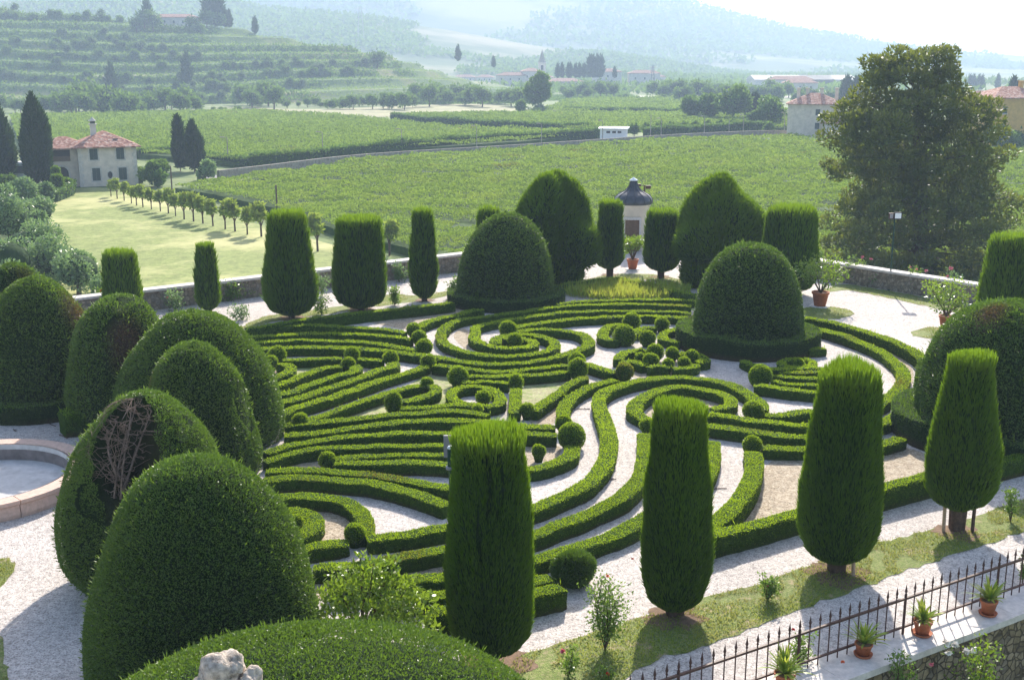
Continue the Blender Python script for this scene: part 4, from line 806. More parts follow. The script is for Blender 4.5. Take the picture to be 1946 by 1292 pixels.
def pot(C, r, h, root, saucer=True, m='terra'):
    p = MB(); lathe(p, C, [(.001,.03),(r*.68,.03),(r*.95,h*.86),(r*1.04,h*.86),(r*1.06,h),(r*.92,h),(r*.88,h*.88),(.001,h*.88)], 24); o = p.build('pot', M[m], root)
    s = MB(); lathe(s, C, [(.001,h*.885),(r*.87,h*.885)], 16); s.build('potting_soil', M['soil'], o, np.array(root.location))
    if saucer: s = MB(); lathe(s, C, [(.001,.004),(r*.95,.004),(r*1.1,.05),(r*1.04,.05),(r*.9,.025),(.001,.025)], 24); s.build('saucer', M[m], root)
def potted_tree(px, py, ytop, wpx, hpot, label, N=900, slab=True, ywid=None):
    C = gp(px, py); d = depth(C); H_ = at(px, ytop, C[1])[2]; R = wpx*d/FPX; hp = hpot*d/FPX/cos(.3)
    root = empty('potted_lemon_tree', C, label, 'potted tree', 'potted lemon trees beside the paths'); pot(C, hp*.56, hp, root, False)
    if slab: s = MB(); lathe(s, C, [(.001,.025),(hp*.7,.025),(hp*.72,.0)], 20); s.build('base_slab', M['coping'], root)
    sm = MB(); mb = MB(); blobs = []; top = C+[0,0,hp*.9]
    for i in range(8):
        a = i*pi/4+rng.random()*.5; e = C+np.array([R*.75*cos(a), R*.7*sin(a), hp+(H_-hp)*rng.uniform(.4,.9)]); P = spline([top, (top+e)/2+[0,0,.08], e], .1); tube(sm, P, np.linspace(.035,.012,len(P)), 6)
        blobs.append((e, np.array([.42,.42,.34])*R)); blobs.append((P[len(P)*2//3], np.array([.35,.35,.3])*R))
    blobs.append((C+[0,0,hp+(H_-hp)*.75], np.array([.6,.6,.35])*R))
    L = max(.10, .0028*d); leafcloud(mb, blobs, N, L, L*.5, 1, .38, .25, -.1, .45); mb.build('foliage', M['citrus'], root); sm.build('stem', M['bark'], root)
potted_tree(1558,582,490,46,27,'lemon tree in a terracotta pot on a turf circle, by the stout cypress', 1100)
potted_tree(1796,622,538,46,22,'lemon tree in a pot half hidden by the dome at the right edge', 1100)
potted_tree(1202,512,450,22,19,'bright green lemon tree in a terracotta pot below the turret door', 600)
# big citrus bush in front
C = gp(690,1245); d = depth(C); root = empty('citrus_bush', C, 'bright glossy citrus bush with big leaves, right of the large front dome', 'shrub')
mb = MB(); sm = MB(); blobs = []
for px,py,dy,r in ((610,1150,0,.32),(650,1130,-.3,.35),(700,1120,.1,.42),(750,1130,0,.4),(790,1150,.2,.35),(640,1180,-.4,.35),(700,1180,-.5,.45),(760,1180,-.2,.42),(810,1200,0,.28),(690,1085,.2,.22),(640,1095,.2,.2),(735,1090,.1,.22),(685,1060,.2,.12),(710,1070,0,.16),(745,1070,.2,.14),(660,1080,.1,.14),(590,1165,-.1,.15),(575,1180,-.2,.12),(780,1110,.1,.2)):
    e = at(px,py,C[1]+dy); blobs.append((e, (r,r,r*.85))); P = spline([C+[0,0,.3],(C+e)/2+[0,0,.1],e], .15); tube(sm, P, np.linspace(.03,.008,len(P)), 5)
leafcloud(mb, blobs, 3000, .115, .052, 1, .36, .35, -.06, .5); mb.build('foliage', M['citrus'], root); sm.build('stem', M['bark'], root)
# strap leaved plants in pots on the coping outside the fence
def potted_strap(px, py, r, h, label, N=60, Ls=.5, lean=0.):
    C = gp(px, py, .12); root = empty('potted_strap_plant', C, label, 'potted plant', 'potted plants on the coping below the fence'); pot(C, r, h, root); mb = MB()
    for i in range(N):
        a = rng.uniform(0,2*pi); e = rng.uniform(.1,1.05); L = Ls*rng.uniform(.6,1.15); n = 6; t = np.linspace(0,1,n)
        hx = np.sin(e)*t*L+.10*t**3*L; hz = np.cos(e)*t*L-.35*t**2.4*L*e; ctr = C+[0,0,h*.9]+np.stack([hx*cos(a)+lean*t, hx*sin(a), hz], -1); w = .022*np.sin(np.clip(t*.85+.15,0,1)*pi)**.7
        s = np.array([-sin(a), cos(a), .15]); V = np.vstack([ctr-s*w[:,None], ctr+s*w[:,None]]); vv = rng.uniform(.3,.9); tp = .85 if rng.random() < .07 else rng.uniform(0,.3)
        mb.add(V, [[k,k+1,n+k+1,n+k] for k in range(n-1)], 0, (vv,tp,0), True)
    mb.build('foliage', M['strap'], root)
potted_strap(1877,1167,.155,.30,'strap leaved plant in an orange pot, at the right end of the coping', 70)
potted_strap(1752,1205,.165,.28,'strap leaved plant in a red pot, in the middle of the coping', 70, .45)
potted_strap(1640,1245,.15,.24,'strap leaved plant tangled with a dark rose on the coping', 55)
potted_strap(1490,1305,.17,.26,'large strap leaved plant in a pot at the bottom edge of the coping', 80, .52)
# iris bed
mb = MB(); P = spline([gp(*p)[:2] for p in [(1080,572),(1090,552),(1140,545),(1200,545),(1260,553),(1300,560),(1310,568),(1200,567)]], .3, True); lo,hi = P.min(0),P.max(0)
n = 6000; Q = np.c_[rng.uniform(lo,hi,(n,2)), np.zeros(n)]; ctr = (lo+hi)/2; Q = Q[(((Q[:,:2]-ctr)/((hi-lo)/2))**2).sum(1) < 1.]; n = len(Q)
leaves(mb, Q, np.array([0,0,1.])+rv(n)*.3, rv(n), rng.uniform(.25,.62,n), .045, rng.uniform(.5,1,n), np.clip(rng.random(n)*.6+.1*noise(Q,1.,1),0,1), np.where(rng.random(n) < .12,.5,0))
kind(mb.build('iris_foliage', M['strap']), 'stuff')
# twigs fallen on the gravel
for i,(px,py,a,L) in enumerate(((92,805,-.8,.9),(120,830,-.7,.45),(115,845,.1,.35),(100,960,.2,.4),(1110,778,.1,.35),(1090,779,.2,.25),(1365,930,.1,.4),(850,675,-.3,.3),(1165,912,.2,.2),(1348,895,.1,.35),(28,818,-1.,.25))):
    c = gp(px,py); t = np.linspace(-.5,.5,6); P = c+np.stack([t*L*cos(a), t*L*sin(a), .02+0*t], -1)+rng.normal(size=(6,3))*.02*[1,1,.2]
    mb = MB(); tube(mb, P, .012, 5); tube(mb, [P[2], P[2]+[.08*cos(a+.8),.08*sin(a+.8),.01]], .008, 4)
    lab = ['long dark twig on the gravel above the basin','dark twig on the gravel just above the basin rim','short stick lying close to the basin rim','dark twig under the basin on pale gravel','dark twig across the white S path','short twig beside another on the S path','curved twig on the gravel lobe right of a column','dark twig on the white path by the left spiral','tiny twig on the white path left of a column','small dark twig on the gravel lobe below the loop','tiny twig on the shaded gravel at the far left'][i]
    tag(mb.build('fallen_twig', M['bark']), lab, 'twig', 'twigs fallen on the gravel')
# ================================================================ valley floor
def vg(px, py, z=VZ): return gp(px, py, z)
def gridsheet(name, x0, x1, y0, y1, z, m):
    mb = MB(); mb.add([[x0,y0,z],[x1,y0,z],[x1,y1,z],[x0,y1,z]], [[0,1,2,3]]); return kind(mb.build(name, m), 'structure')
gridsheet('valley_ground', -2600, 2600, -300, 5200, VZ, M['valley'])
kind(sheet('lawn', spline([vg(*p)[:2] for p in [(-80,420),(60,385),(130,360),(215,358),(330,372),(470,420),(620,462),(760,505),(830,540),(640,620),(200,640),(-100,560)]], 1., True), VZ+.006, M['lawn']), 'structure')
kind(sheet('dry_meadow', spline([vg(*p)[:2] for p in [(330,215),(450,205),(600,208),(760,202),(900,198),(1000,207),(960,218),(760,222),(640,224),(480,217)]], 8., True), VZ+.02, M['dry']), 'structure')
kind(sheet('meadow', spline([vg(*p)[:2] for p in [(430,343),(540,335),(505,336),(470,352),(440,352)]], 2., True), VZ+.01, M['lawn']), 'structure')
# stone wall along the road, hedges, road
WALL = [vg(*p) for p in [(415,341),(500,331),(700,307),(1000,287),(1250,269),(1400,261),(1500,259),(1620,268),(1760,285)]]
root = empty('field_wall', WALL[4], 'long low stone wall crossing the fields behind the near vineyard', 'wall'); p = MB()
Wc = spline(WALL, 6.)
for a, b in zip(Wc[:-1], Wc[1:]): obox(p, a, b, .5, VZ-.2, VZ+1.25)
p.build('stone_wall', M['fieldwall'], root)
offs = nrm(np.stack([-np.gradient(Wc[:,1]), np.gradient(Wc[:,0])], -1))
rd0 = Wc[:,:2]+offs*.6; rd1 = Wc[:,:2]+offs*4.5
kind(sheet('country_road', np.vstack([rd0, rd1[::-1]]), VZ+.03, M['road']), 'structure')
def cloud_field(name, px, m, zlo, zhi, Nq, fresh, label, lsc=.0016, bumpA=.35, hole=-.9, yel=0., row=None):
    """ground-covering vine canopy inside the plan polygon px (photo points on the valley floor)"""
    P = np.array([vg(*q)[:2] for q in px]); lo,hi = P.min(0),P.max(0)
    def inside(Q):
        x,y = Q[:,0],Q[:,1]; ins = np.zeros(len(Q),bool); j = len(P)-1
        for i in range(len(P)):
            a,b = P[i],P[j]; c = (a[1] > y) != (b[1] > y)
            with np.errstate(all='ignore'): ins ^= c & (x < (b[0]-a[0])*(y-a[1])/(b[1]-a[1]+1e-12)+a[0])
            j = i
        return ins
    # sample evenly over what the far eye sees: density falls with distance
    tot = []; k = 0
    while k < Nq and len(tot) < 40:
        Y = 1/rng.uniform(1/hi[1]**1.0, 1/lo[1]**1.0, Nq*2); x = lo[0]+(hi[0]-lo[0])*rng.random(Nq*2); acc = rng.random(Nq*2) < 1.
        Q = np.c_[x,Y]; Q = Q[inside(Q)]; tot.append(Q); k += len(Q)
    Q = np.vstack(tot)[:Nq]; n = len(Q); Q3 = np.c_[Q, np.zeros(n)]
    hn = noise(Q3, .55, 1)*.6+noise(Q3, 1.6, 2)*.4; rw = np.zeros(n)
    if row: rw = np.cos((Q[:,0]*row[0]+Q[:,1]*row[1])*2*pi/row[2])
    keep = hn+rw*.9 > hole+.25; Q3,hn,rw = Q3[keep],hn[keep],rw[keep]; n = len(Q3)
    z = VZ+zlo+(zhi-zlo)*np.clip(.45+.42*hn+.35*rw, 0, 1.2)*rng.uniform(.55,1.05,n); Q3[:,2] = z
    L = lsc*Q3[:,1]; mb = MB()
    v = np.clip(.40+.22*noise(Q3,.8,3)+.16*noise(Q3,.09,2)+rng.normal(size=n)*.2, 0, 1); f = np.clip(fresh*(.3+.7*rng.random(n))+yel*np.clip(noise(Q3,.5,1)-.3,0,1), 0, 1)
    leaves(mb, Q3, rv(n)*.7+[0,0,.5], rv(n), L*rng.uniform(.7,1.4,n), L*.8, v, f, np.clip(noise(Q3,.7,0)-1.4,0,.6)*rng.random(n))
    c = P.mean(0); B = (P-c)*.996+c
    mb.add([[*q, VZ+zlo*.75] for q in B]+[[*q, VZ] for q in B], [list(range(len(B)))]+[[i,(i+1)%len(B),len(B)+(i+1)%len(B),len(B)+i][::-1] for i in range(len(B))], 1)
    o = kind(mb.build(name, [M[m], M['vinecore']]), 'stuff', label); return o
cloud_field('near_vineyard', [(440,356),(505,342),(700,314),(1000,294),(1250,276),(1500,268),(1620,276),(1800,292),(2150,300),(2300,420),(1900,520),(1560,520),(1200,510),(900,515),(780,490),(640,452),(520,408),(400,380),(330,368)], 'vine', .9, 1.8, 400000, .14, 'broad leafy vineyard between the garden and the field wall', yel=.3, bumpA=.5)
cloud_field('far_vineyard', [(40,290),(20,228),(330,220),(480,218),(640,226),(850,250),(1150,262),(1000,277),(700,297),(560,312),(480,322),(260,302)], 'vine', 1.1, 1.8, 110000, .12, 'vineyard in fine rows beyond the field wall, left', row=(.18,1.,6.5), hole=-1.3)
cloud_field('far_vineyard', [(760,226),(900,222),(1300,222),(1700,240),(1600,252),(1250,248),(1150,258),(950,243)], 'vine', 1.1, 1.8, 55000, .1, 'vineyard in fine rows beyond the field wall, middle', row=(.1,1.,8.), hole=-1.3)
cloud_field('far_vineyard', [(1050,208),(1080,195),(1300,190),(1420,195),(1400,216),(1000,218)], 'vine', 1.1, 1.8, 14000, .08, 'farthest strip of vineyard before the main road', row=(.1,1.,9.), hole=-1.3)
cloud_field('far_vineyard', [(0,190),(20,168),(330,172),(480,180),(600,188),(400,192),(330,178),(120,195)], 'vine', 1.1, 1.8, 12000, .1, 'vineyard under the terraced hill, behind the woods', row=(.1,1.,10.), hole=-1.3)
cloud_field('far_vineyard', [(1820,232),(1946,228),(2100,228),(2100,212),(1850,214)], 'vine', 1.1, 1.8, 7000, .1, 'strip of vineyard at the far right beyond the ochre house', row=(.1,1.,9.), hole=-1.3)
def leafhedge(pxs, h, w, label, name='field_hedge', m='tree', N=5000, z=VZ):
    C = spline([vg(*p) for p in pxs], 2.); mb = MB(); L = .0022*C[:,1].mean()
    for a,b in zip(C[:-1],C[1:]): obox(mb, a, b, w*.8, z, z+h*.88, 1)
    s = rng.integers(0,len(C)-1,N); f = rng.random((N,1)); P = C[s]*(1-f)+C[s+1]*f; T = nrm(C[s+1]-C[s]); Nn = np.stack([-T[:,1],T[:,0],T[:,2]],-1)
    P = P+Nn*(rng.uniform(-.5,.5,(N,1))*w); P[:,2] = z+h*np.where(rng.random(N) < .5, rng.random(N), rng.uniform(.85,1.02,N))*(1+.08*noise(P,.3,1))
    leaves(mb, P, rv(N)+[0,0,.4], rv(N), L*rng.uniform(.7,1.4,N), L*.7, np.clip(.4+.2*noise(P,.5,1)+rng.normal(size=N)*.2,0,1), .1*rng.random(N))
    return tag(mb.build(name, [M[m], M['treecore']]), label, 'hedge')
leafhedge([(478,322),(560,313),(700,298),(900,279),(1050,270),(1158,264)], 2.1, 1.6, 'long dark field hedge along the road, left of the white roofed shed', N=9000)
leafhedge([(1226,264),(1300,259),(1400,252),(1460,250)], 2.1, 1.6, 'dark clipped field hedge along the road, right of the white roofed shed', N=4500)
leafhedge([(262,302),(300,300),(360,304),(480,322)], 1.6, 1.4, 'field hedge curving behind the pair of tall cypresses', N=2500)
leafhedge([(745,229),(850,238),(1000,248),(1130,253)], 1.8, 1.4, 'dark vine row dividing the far vineyards', 'vine_hedge', N=4000)
leafhedge([(1070,215),(1150,217),(1280,219),(1420,222)], 1.7, 1.4, 'thin dark hedge across the farthest vineyard', N=2500)
leafhedge([(100,384),(128,372),(134,362)], 1.3, 1.5, 'low clipped hedge on the lawn edge near the country house', 'lawn_hedge', 'yew', 1500)
# ================================================================ trees
def tree_template(name, kindt, h, r, N, L, mt, label, cat, group, pos=(0,0,0), seed=0, trunk=True, fresh=.15):
    root = empty(name, pos, label, cat, group); mb = MB(); pos = np.array(pos, float); rs = np.random.default_rng(seed)
    if kindt == 'cypress':
        prof = [(0,.001),(.02,.5),(.12,.86),(.3,1.),(.5,.92),(.7,.68),(.85,.4),(.95,.16),(1,.001)]
        P,Nn,t,th = surf_of_rev(pos+[0,0,h*.04], r, h*.96, prof, N, seed, .12*r); V,F = core_of_rev(mb, pos+[0,0,h*.04], r, h*.96, prof, seed, .12*r, .86, seg=16)
        mb.add(V.reshape(-1,3), F, 1, None, True)
        leaves(mb, P-Nn*.1*r, Nn*.5+[0,0,.9]+rv(N)*.25, rv(N), L*rng.uniform(.6,1.5,N), L*.4, np.clip(.45+.2*noise(P,1.3/r,seed)+rng.normal(size=N)*.2,0,1), .1*rng.random(N))
        cm = 'dcyp'
    else:
        tall = {'round':(.42,.62,.40),'poplar':(.12,.55,.47),'bush':(.1,.52,.48),'young':(.45,.72,.28),'olive':(.3,.62,.38)}[kindt]
        nb = {'round':26,'poplar':30,'bush':14,'young':10,'olive':16}[kindt]; blobs = []
        for i in range(nb):
            d = nrm(rs.normal(size=3)); q = rs.random()**.45; c = pos+np.array([d[0]*r*.72*q, d[1]*r*.72*q, h*(tall[1]+tall[2]*.8*d[2]*q)]); s = r*rs.uniform(.26,.46)
            blobs.append((c, np.array([s,s,s*.8])))
        leafcloud(mb, blobs, N, L, L*.65, seed, fresh, .25, 0, .7)
        if kindt not in ('young',):   # dark, leafy heart of the crown
            lathe(mb, pos+[0,0,h*tall[1]], [(max(r*.6*cos(a),.001), h*tall[2]*.66*sin(a)) for a in np.linspace(-pi/2,pi/2,8)], 12, 1)
        cm = mt
    core = {'dcyp':'cypcore'}.get(cm, 'treecore'); mb.build('crown', [M[cm], M[core]], root)
    if trunk:
        tb = MB(); e = pos+[0,0,h*.55]; tube(tb, [pos-[0,0,.2], (pos+e)/2+[r*.03,0,0], e], [r*.07+.02, r*.055+.02, r*.03+.01], 6)
        if kindt in ('round','young','olive'):
            for a in (.4,2.4,4.5): tube(tb, [pos+[0,0,h*.32], pos+[r*.45*cos(a), r*.45*sin(a), h*.62]], [r*.05+.01,.01], 5)
        tb.build('trunk', M['bark'], root)
    return root
def place(t, p, s, label=None, group=None, rz=None, sz=1.):
    c = copy_tree(t); c.location = p; c.scale = (s, s, s*sz); c.rotation_euler = (0,0,rng.uniform(0,6.28) if rz is None else rz)
    if label: c['label'] = label
    if group: c['group'] = group
    return c
def hpx(px, py, ytop, z=VZ):
    p = vg(px,py,z); return p, at(px,ytop,p[1])[2]-z
def tree(kindt, px, py, ytop, wpx, label, mt='tree', N=2600, seed=None, fresh=.15, z=VZ, group='trees out in the fields', cat='tree', name=None, lk=.0030):
    p,h = hpx(px,py,ytop,z); r = wpx/2*depth(p)/FPX
    return tree_template(name or {'cypress':'tall_cypress','bush':'shrub','young':'young_tree','olive':'olive_tree'}.get(kindt,'broadleaf_tree'), kindt, h, r, N, lk*p[1], mt, label, cat, group, p, int(px) % 4 if seed is None else seed, True, fresh)
# young trees along the lawn: one template then copies
yt = [(211,374,30),(223,378,33),(236,382,35),(250,387,36),(260,391,36),(272,394,37),(288,398,40),(305,402,42),(320,406,42),(334,411,44),(350,417,47),(368,421,47),(386,425,48),(405,430,50),(428,436,52),(447,440,52),(470,446,55),(497,450,56),(604,478,60),(740,486,62)]
base = None
ylab = ['very first','second','third','fourth','fifth','sixth','seventh','eighth','ninth','tenth','eleventh','twelfth','thirteenth','fourteenth','fifteenth','sixteenth','seventeenth','eighteenth']
for i,(px,py,hh) in enumerate(yt):
    p,h = hpx(px,py,py-hh); lab = f'young tree in the row along the lawn, {ylab[i]} counting from the country house' if i < 18 else ('young tree of the lawn row seen between two thick cypresses' if i == 18 else 'young tree of the lawn row beside the slim cypress')
    if base is None: base = tree_template('young_tree','young',h,h*.33,360,.30,'vine',lab,'tree','row of young trees along the lawn',p,2,True,.5); bh = h
    else: place(base, p, h/bh*rng.uniform(.88,1.12), lab)
# cypresses by the house and in the fields
tree('cypress',76,361,178,54,'big tall cypress left of the country house, pointed top leaning','dcyp',6000,1,cat='cypress',group='tall cypresses',lk=.004)
tree('cypress',4,358,172,66,'tall cypress cut by the left edge of the picture','dcyp',6000,2,cat='cypress',group='tall cypresses',lk=.004)
tree('cypress',343,326,220,21,'slimmer cypress of the pair right of the country house','dcyp',3000,3,cat='cypress',group='tall cypresses',lk=.004)
tree('cypress',370,327,231,34,'thicker cypress of the pair right of the country house','dcyp',3500,0,cat='cypress',group='tall cypresses',lk=.004)
tree('cypress',1607,205,149,20,'left one of two dark cypresses behind the grey house','dcyp',1800,1,cat='cypress',group='tall cypresses',lk=.004)
tree('cypress',1626,205,151,19,'right one of two dark cypresses behind the grey house','dcyp',1800,2,cat='cypress',group='tall cypresses',lk=.004)
tree('cypress',1921,222,149,15,'tall slender cypress beside the ochre house at the far right','dcyp',1800,3,cat='cypress',group='tall cypresses',lk=.004)
# magnolia behind the right-hand wall
MY = 88.
mg = np.array([at(1745,520,MY)[0], MY, VZ]); root = empty('magnolia_tree', mg, 'huge dark glossy magnolia tree behind the right hand wall, tapering to a shaggy top', 'tree')
mb = MB(); tb = MB(); blobs = []
outl = [(108,1690,1800),(125,1655,1812),(150,1648,1815),(180,1645,1840),(205,1610,1880),(230,1580,1895),(260,1575,1905),(290,1582,1908),(320,1590,1895),(345,1640,1880),(370,1615,1885),(400,1580,1905),(430,1575,1915),(460,1572,1910),(495,1580,1900),(530,1585,1890)]
rs = np.random.default_rng(5)
for y,xa,xb in outl:
    n_ = int((xb-xa)/17)
    for i in range(n_+1):
        f = i/max(n_,1); x = xa+(xb-xa)*f; wd = math.sqrt(max(1-(2*f-1)**2,0.02)); k = 2 if wd > .5 else 1
        for s in range(k):
            dy = (rs.uniform(-1,-.35) if s == 0 else rs.uniform(-.3,.9))*wd*(xb-xa)/2*MY/FPX*.9
            q = at(x+rs.uniform(-8,8), y+rs.uniform(-10,10), MY+dy*1.0); rr = rs.uniform(.5,1.0)
            if rs.random() > .09: blobs.append((q, np.array([rr,rr,rr*.72])))
for x,y,rr in ((1928,385,.45),(1940,400,.3),(1915,375,.35),(1578,318,.4),(1570,310,.3),(1590,335,.35),(1570,222,.3),(1745,103,.25),(1870,210,.3)): blobs.append((at(x,y,MY), np.array([rr,rr,rr*.75])*1.5))
leafcloud(mb, blobs, 72000, .34, .15, 3, .46, .45, .04, .62); fo = mb.build('crown', M['magn'], root)  # fresh tone raised to paint sunlight onto the upper leaves of each clump
top = at(1745,150,MY); tube(tb, [mg, (mg*2+top)/3+[.2,0,0], (mg+top*2)/3-[.1,0,0], top], [.7,.5,.3,.08], 10)
for i in range(0, len(blobs), 7):
    e = blobs[i][0]; f = np.clip((e[2]-VZ)/(top[2]-VZ)-.12, .1, .9); s = mg*(1-f)+top*f; tube(tb, spline([s,(s+e)/2+[0,0,.3],e], .6), .05, 5)
tb.build('trunk', M['bark'], root)
# oleander and bay bushes at the left
for i,(px,py,yt_,w,lab) in enumerate(((70,438,375,100,'rounded oleander on a short trunk at the lawn edge'),(20,470,360,120,'big grey green oleander at the left edge above the domes'),(60,510,425,150,'large oleander mass behind the dead topped dome'),(150,560,470,130,'wide low oleander just left of the lawn wall cypress'),
    (20,560,440,140,'oleander filling the left edge behind the farthest dome'),(52,395,345,70,'pale oleander bush in front of the coach'),(85,390,348,40,'small oleander between the coach and the clipped shrubs'),(200,585,520,70,'oleander right behind the lawn wall cypress'),(12,378,330,60,'dense rounded bay bush at the left edge below the cut cypress'),(105,545,455,110,'oleander sloping down to the lawn, middle of the mass'))):
    tree('bush',px,py,yt_,w,lab,'olean' if i != 8 else 'yew',4200,i % 4,.3,group='oleanders at the lawn edge',cat='shrub',name='oleander_bush',lk=.0028)
for px,py,yt_,w,lab in ((109,366,318,13,'taller clipped yew block in front of the country house porch'),(111,376,333,18,'brighter clipped yew block at the corner of the lawn hedge'),(126,368,341,18,'dark clipped yew cone by the country house porch')):
    p,h = hpx(px,py,yt_); r = w/2*depth(p)/FPX; mb = MB(); prof = [(0,.001),(0,.9),(.8,1.),(.97,.8),(1,.001)]; P,Nn,t,th = surf_of_rev(p,r,h,prof,1500,1,.05); V,F = core_of_rev(mb,p,r,h,prof,1,.05,.93); mb.add(V.reshape(-1,3),F,1,None,True)
    leaves(mb,P,Nn+rv(1500)*.5+[0,0,.4],rv(1500),.3,.16,rng.random(1500)*.8,.1+.3*Nn[:,2]); tag(mb.build('clipped_yew',[M['cyp'],M['cypcore']]),lab,'topiary','clipped yews by the country house')
tree('bush',300,355,302,66,'round dark tree right of the country house','tree',4000,0,.1,cat='shrub')
tree('bush',262,350,322,28,'squat bush at the right corner of the country house','yew',2000,1,.1,cat='shrub')
tree('bush',390,342,306,44,'white flowering shrub below the pair of cypresses','olean',1800,2,.9,cat='shrub')
tree('poplar',1022,214,136,48,'tall column shaped poplar alone in the fields','tree',5000,2,.35,cat='poplar')
tree('bush',990,218,194,18,'small conical bush left of the lone poplar','tree',800,1,cat='shrub'); tree('bush',1020,216,206,34,'low pale shrubs at the foot of the lone poplar','olive',900,2,cat='shrub')
for i,(px,py,yt_,w,lab,k_) in enumerate(((1315,232,186,46,'rounded tree at the left end of the grove behind the road','round'),(1345,233,184,44,'rounded tree second in the grove behind the road','round'),(1392,235,166,70,'tallest light green tree of the grove behind the road','round'),(1432,232,178,30,'dark conical tree right of the tallest in the grove','cypress'),
   (1468,245,188,66,'wide feathery tree beside the grey house','round'),(1436,245,215,36,'low round tree left of the feathery tree','bush'),(1458,257,236,20,'small pale shrub by the wall near the grey house','bush'))):
    tree(k_,px,py,yt_,w,lab,'tree',3000,i % 4,.22 if i in (2,4) else .1)
for i in range(10):     # row of dark little trees along the lane right of the shed
    px = 1205+i*23.5; py = 260-i*1.35
    p,h = hpx(px,py,py-19+i*.3)
    if i == 0: lt = tree_template('lane_tree','young',h,h*.62,500,.75,'tree','dark round little tree in the row right of the white roofed shed, nearest the shed','tree','row of little trees along the lane',p,1,True,.05); lh = h
    else: place(lt, p, h/lh, 'dark round little tree in the row right of the white roofed shed'+('' if i < 9 else ', farthest from it'))
for o in [o for o in COL.objects if o.get('label') == 'dark round little tree in the row right of the white roofed shed']: pass
# fields' woods: single trees with shared meshes
T1 = tree_template('broadleaf_tree','round',8.,4.2,900,1.05,'tree','broad tree in the wood behind the left field','tree','woods between the fields and the hill',tuple(vg(150,212)),1,True,.12)
T2 = tree_template('broadleaf_tree','bush',6.,4.2,800,1.0,'tree','broad bushy tree in the wood behind the left field','tree','woods between the fields and the hill',tuple(vg(110,214)),3,False,.2)
T3 = tree_template('hill_cypress','cypress',10.,1.4,350,1.6,'dcyp','dark cypress on the ridge by the hilltop house','cypress','cypresses on the hills',(0,660,30),1,False)
T4 = tree_template('olive_tree','olive',4.5,2.6,420,.9,'olive','grey green olive tree on the terraces','tree','olives on the hill terraces',tuple(vg(330,205)),2,False,.1)
WB = 'woods between the fields and the hill'
def wood(px0, px1, py, hp, n, lab, jy=4, big=1.):
    for i in range(n):
        px = px0+(px1-px0)*(i+.5*rng.random())/n; y = py+rng.uniform(-jy,jy); p,h = hpx(px,y,y-hp*rng.uniform(.6,1.15)); t = T1 if rng.random() < .5 else T2
        place(t, p, h/(8. if t is T1 else 6.)*1.0, lab, WB, sz=1.)
wood(0,100,212,34,8,'bushy tree in the wood at the far left behind the cypresses')
wood(110,260,215,48,13,'tall bushy tree in the dense dark wood above the country house',6)
wood(230,380,214,40,11,'pale bushy tree in the thin wood right of the dense dark one',6)
wood(465,530,204,42,6,'tree in the tight clump alone on the meadow edge')
wood(380,460,216,13,7,'low dark bush along the meadow ditch'); wood(530,640,205,18,7,'low scrub along the dry meadow')
wood(640,790,205,30,11,'tree of the long wood beyond the dry meadow',5); wood(780,1000,200,38,15,'tall tree of the wood left of the lone poplar',6)
wood(1068,1175,188,28,9,'tree in the even grove along the main road'); wood(1170,1290,192,14,7,'roadside bush beyond the farthest vineyard')
wood(1240,1500,188,34,18,'tree in the hazy wood left of the long white roofs',8); wood(1480,1660,192,26,12,'tree among the houses in front of the long white roofs',6)
wood(1820,1946,205,16,8,'bush by the car park at the far right'); wood(1880,1946,290,46,4,'pale shrub in front of the ochre house at the right edge',4)
# ================================================================ houses
def gable(mb, x0,x1,y0,y1,ze,zr,ov=.5,mat=0,hip=1.):
    """hipped roof; hip=0 gives gables"""
    a,b,c,d = x0-ov,x1+ov,y0-ov,y1+ov; e = min((d-c)/2,(b-a)/2)*hip; ym = (c+d)/2; t = .14
    if (b-a) >= (d-c): V = [[a,c,ze],[b,c,ze],[b,d,ze],[a,d,ze],[a+e,ym,zr],[b-e,ym,zr]]; F = [[0,1,5,4],[1,2,5],[2,3,4,5],[3,0,4]]
    else: xm = (a+b)/2; V = [[a,c,ze],[b,c,ze],[b,d,ze],[a,d,ze],[xm,c+e,zr],[xm,d-e,zr]]; F = [[0,1,4],[1,2,5,4],[2,3,5],[3,0,4,5]]
    V = V+[[v[0],v[1],v[2]-t] for v in V[:4]]; F = F+[[0,6,7,1],[1,7,8,2],[2,8,9,3],[3,9,6,0],[6,9,8,7]]
    mb.add(V, F, mat)
def house(name, p, rot, w, d, h, rise, label, wm='pale', wins=((-.25,.65),(.25,.65),(-.25,.25),(.25,.25)), chim=((.2,.1),), group=None, hip=1., roofm='roof', detail=True):
    root = empty(name, p, label, 'house', group); o = np.array([p[0],p[1],p[2]]); root.rotation_euler = (0,0,rot); z0 = np.zeros(3)
    def bld(mb, nm, m, par=root): return mb.build(nm, m, par, (0,0,0))
    m_ = MB(); box(m_, [-w/2,0,-1.], [w/2,d,h]); bld(m_, 'wall', M[wm])
    m_ = MB(); gable(m_, -w/2,w/2,0,d,h+.02,h+rise,hip=hip); rf = bld(m_, 'roof', M[roofm])
    for cx_,cy_ in chim:
        m_ = MB(); x,y = cx_*w, d*(.5+cy_); box(m_, [x-.35,y-.35,h+.1], [x+.35,y+.35,h+rise+.9]); box(m_, [x-.45,y-.45,h+rise+.902], [x+.45,y+.45,h+rise+1.05]); bld(m_, 'chimney', M[wm], rf)
    for fx,fz in wins:
        x,z = fx*w, fz*h; m_ = MB(); box(m_, [x-.45,-.06,z], [x+.45,.02,z+1.3]); wn = bld(m_, 'window', M['shutter'])
        m_ = MB(); box(m_, [x-.6,-.10,z-.14], [x+.6,-.003,z-.002]); bld(m_, 'sill', M['coping'], wn)
    return root
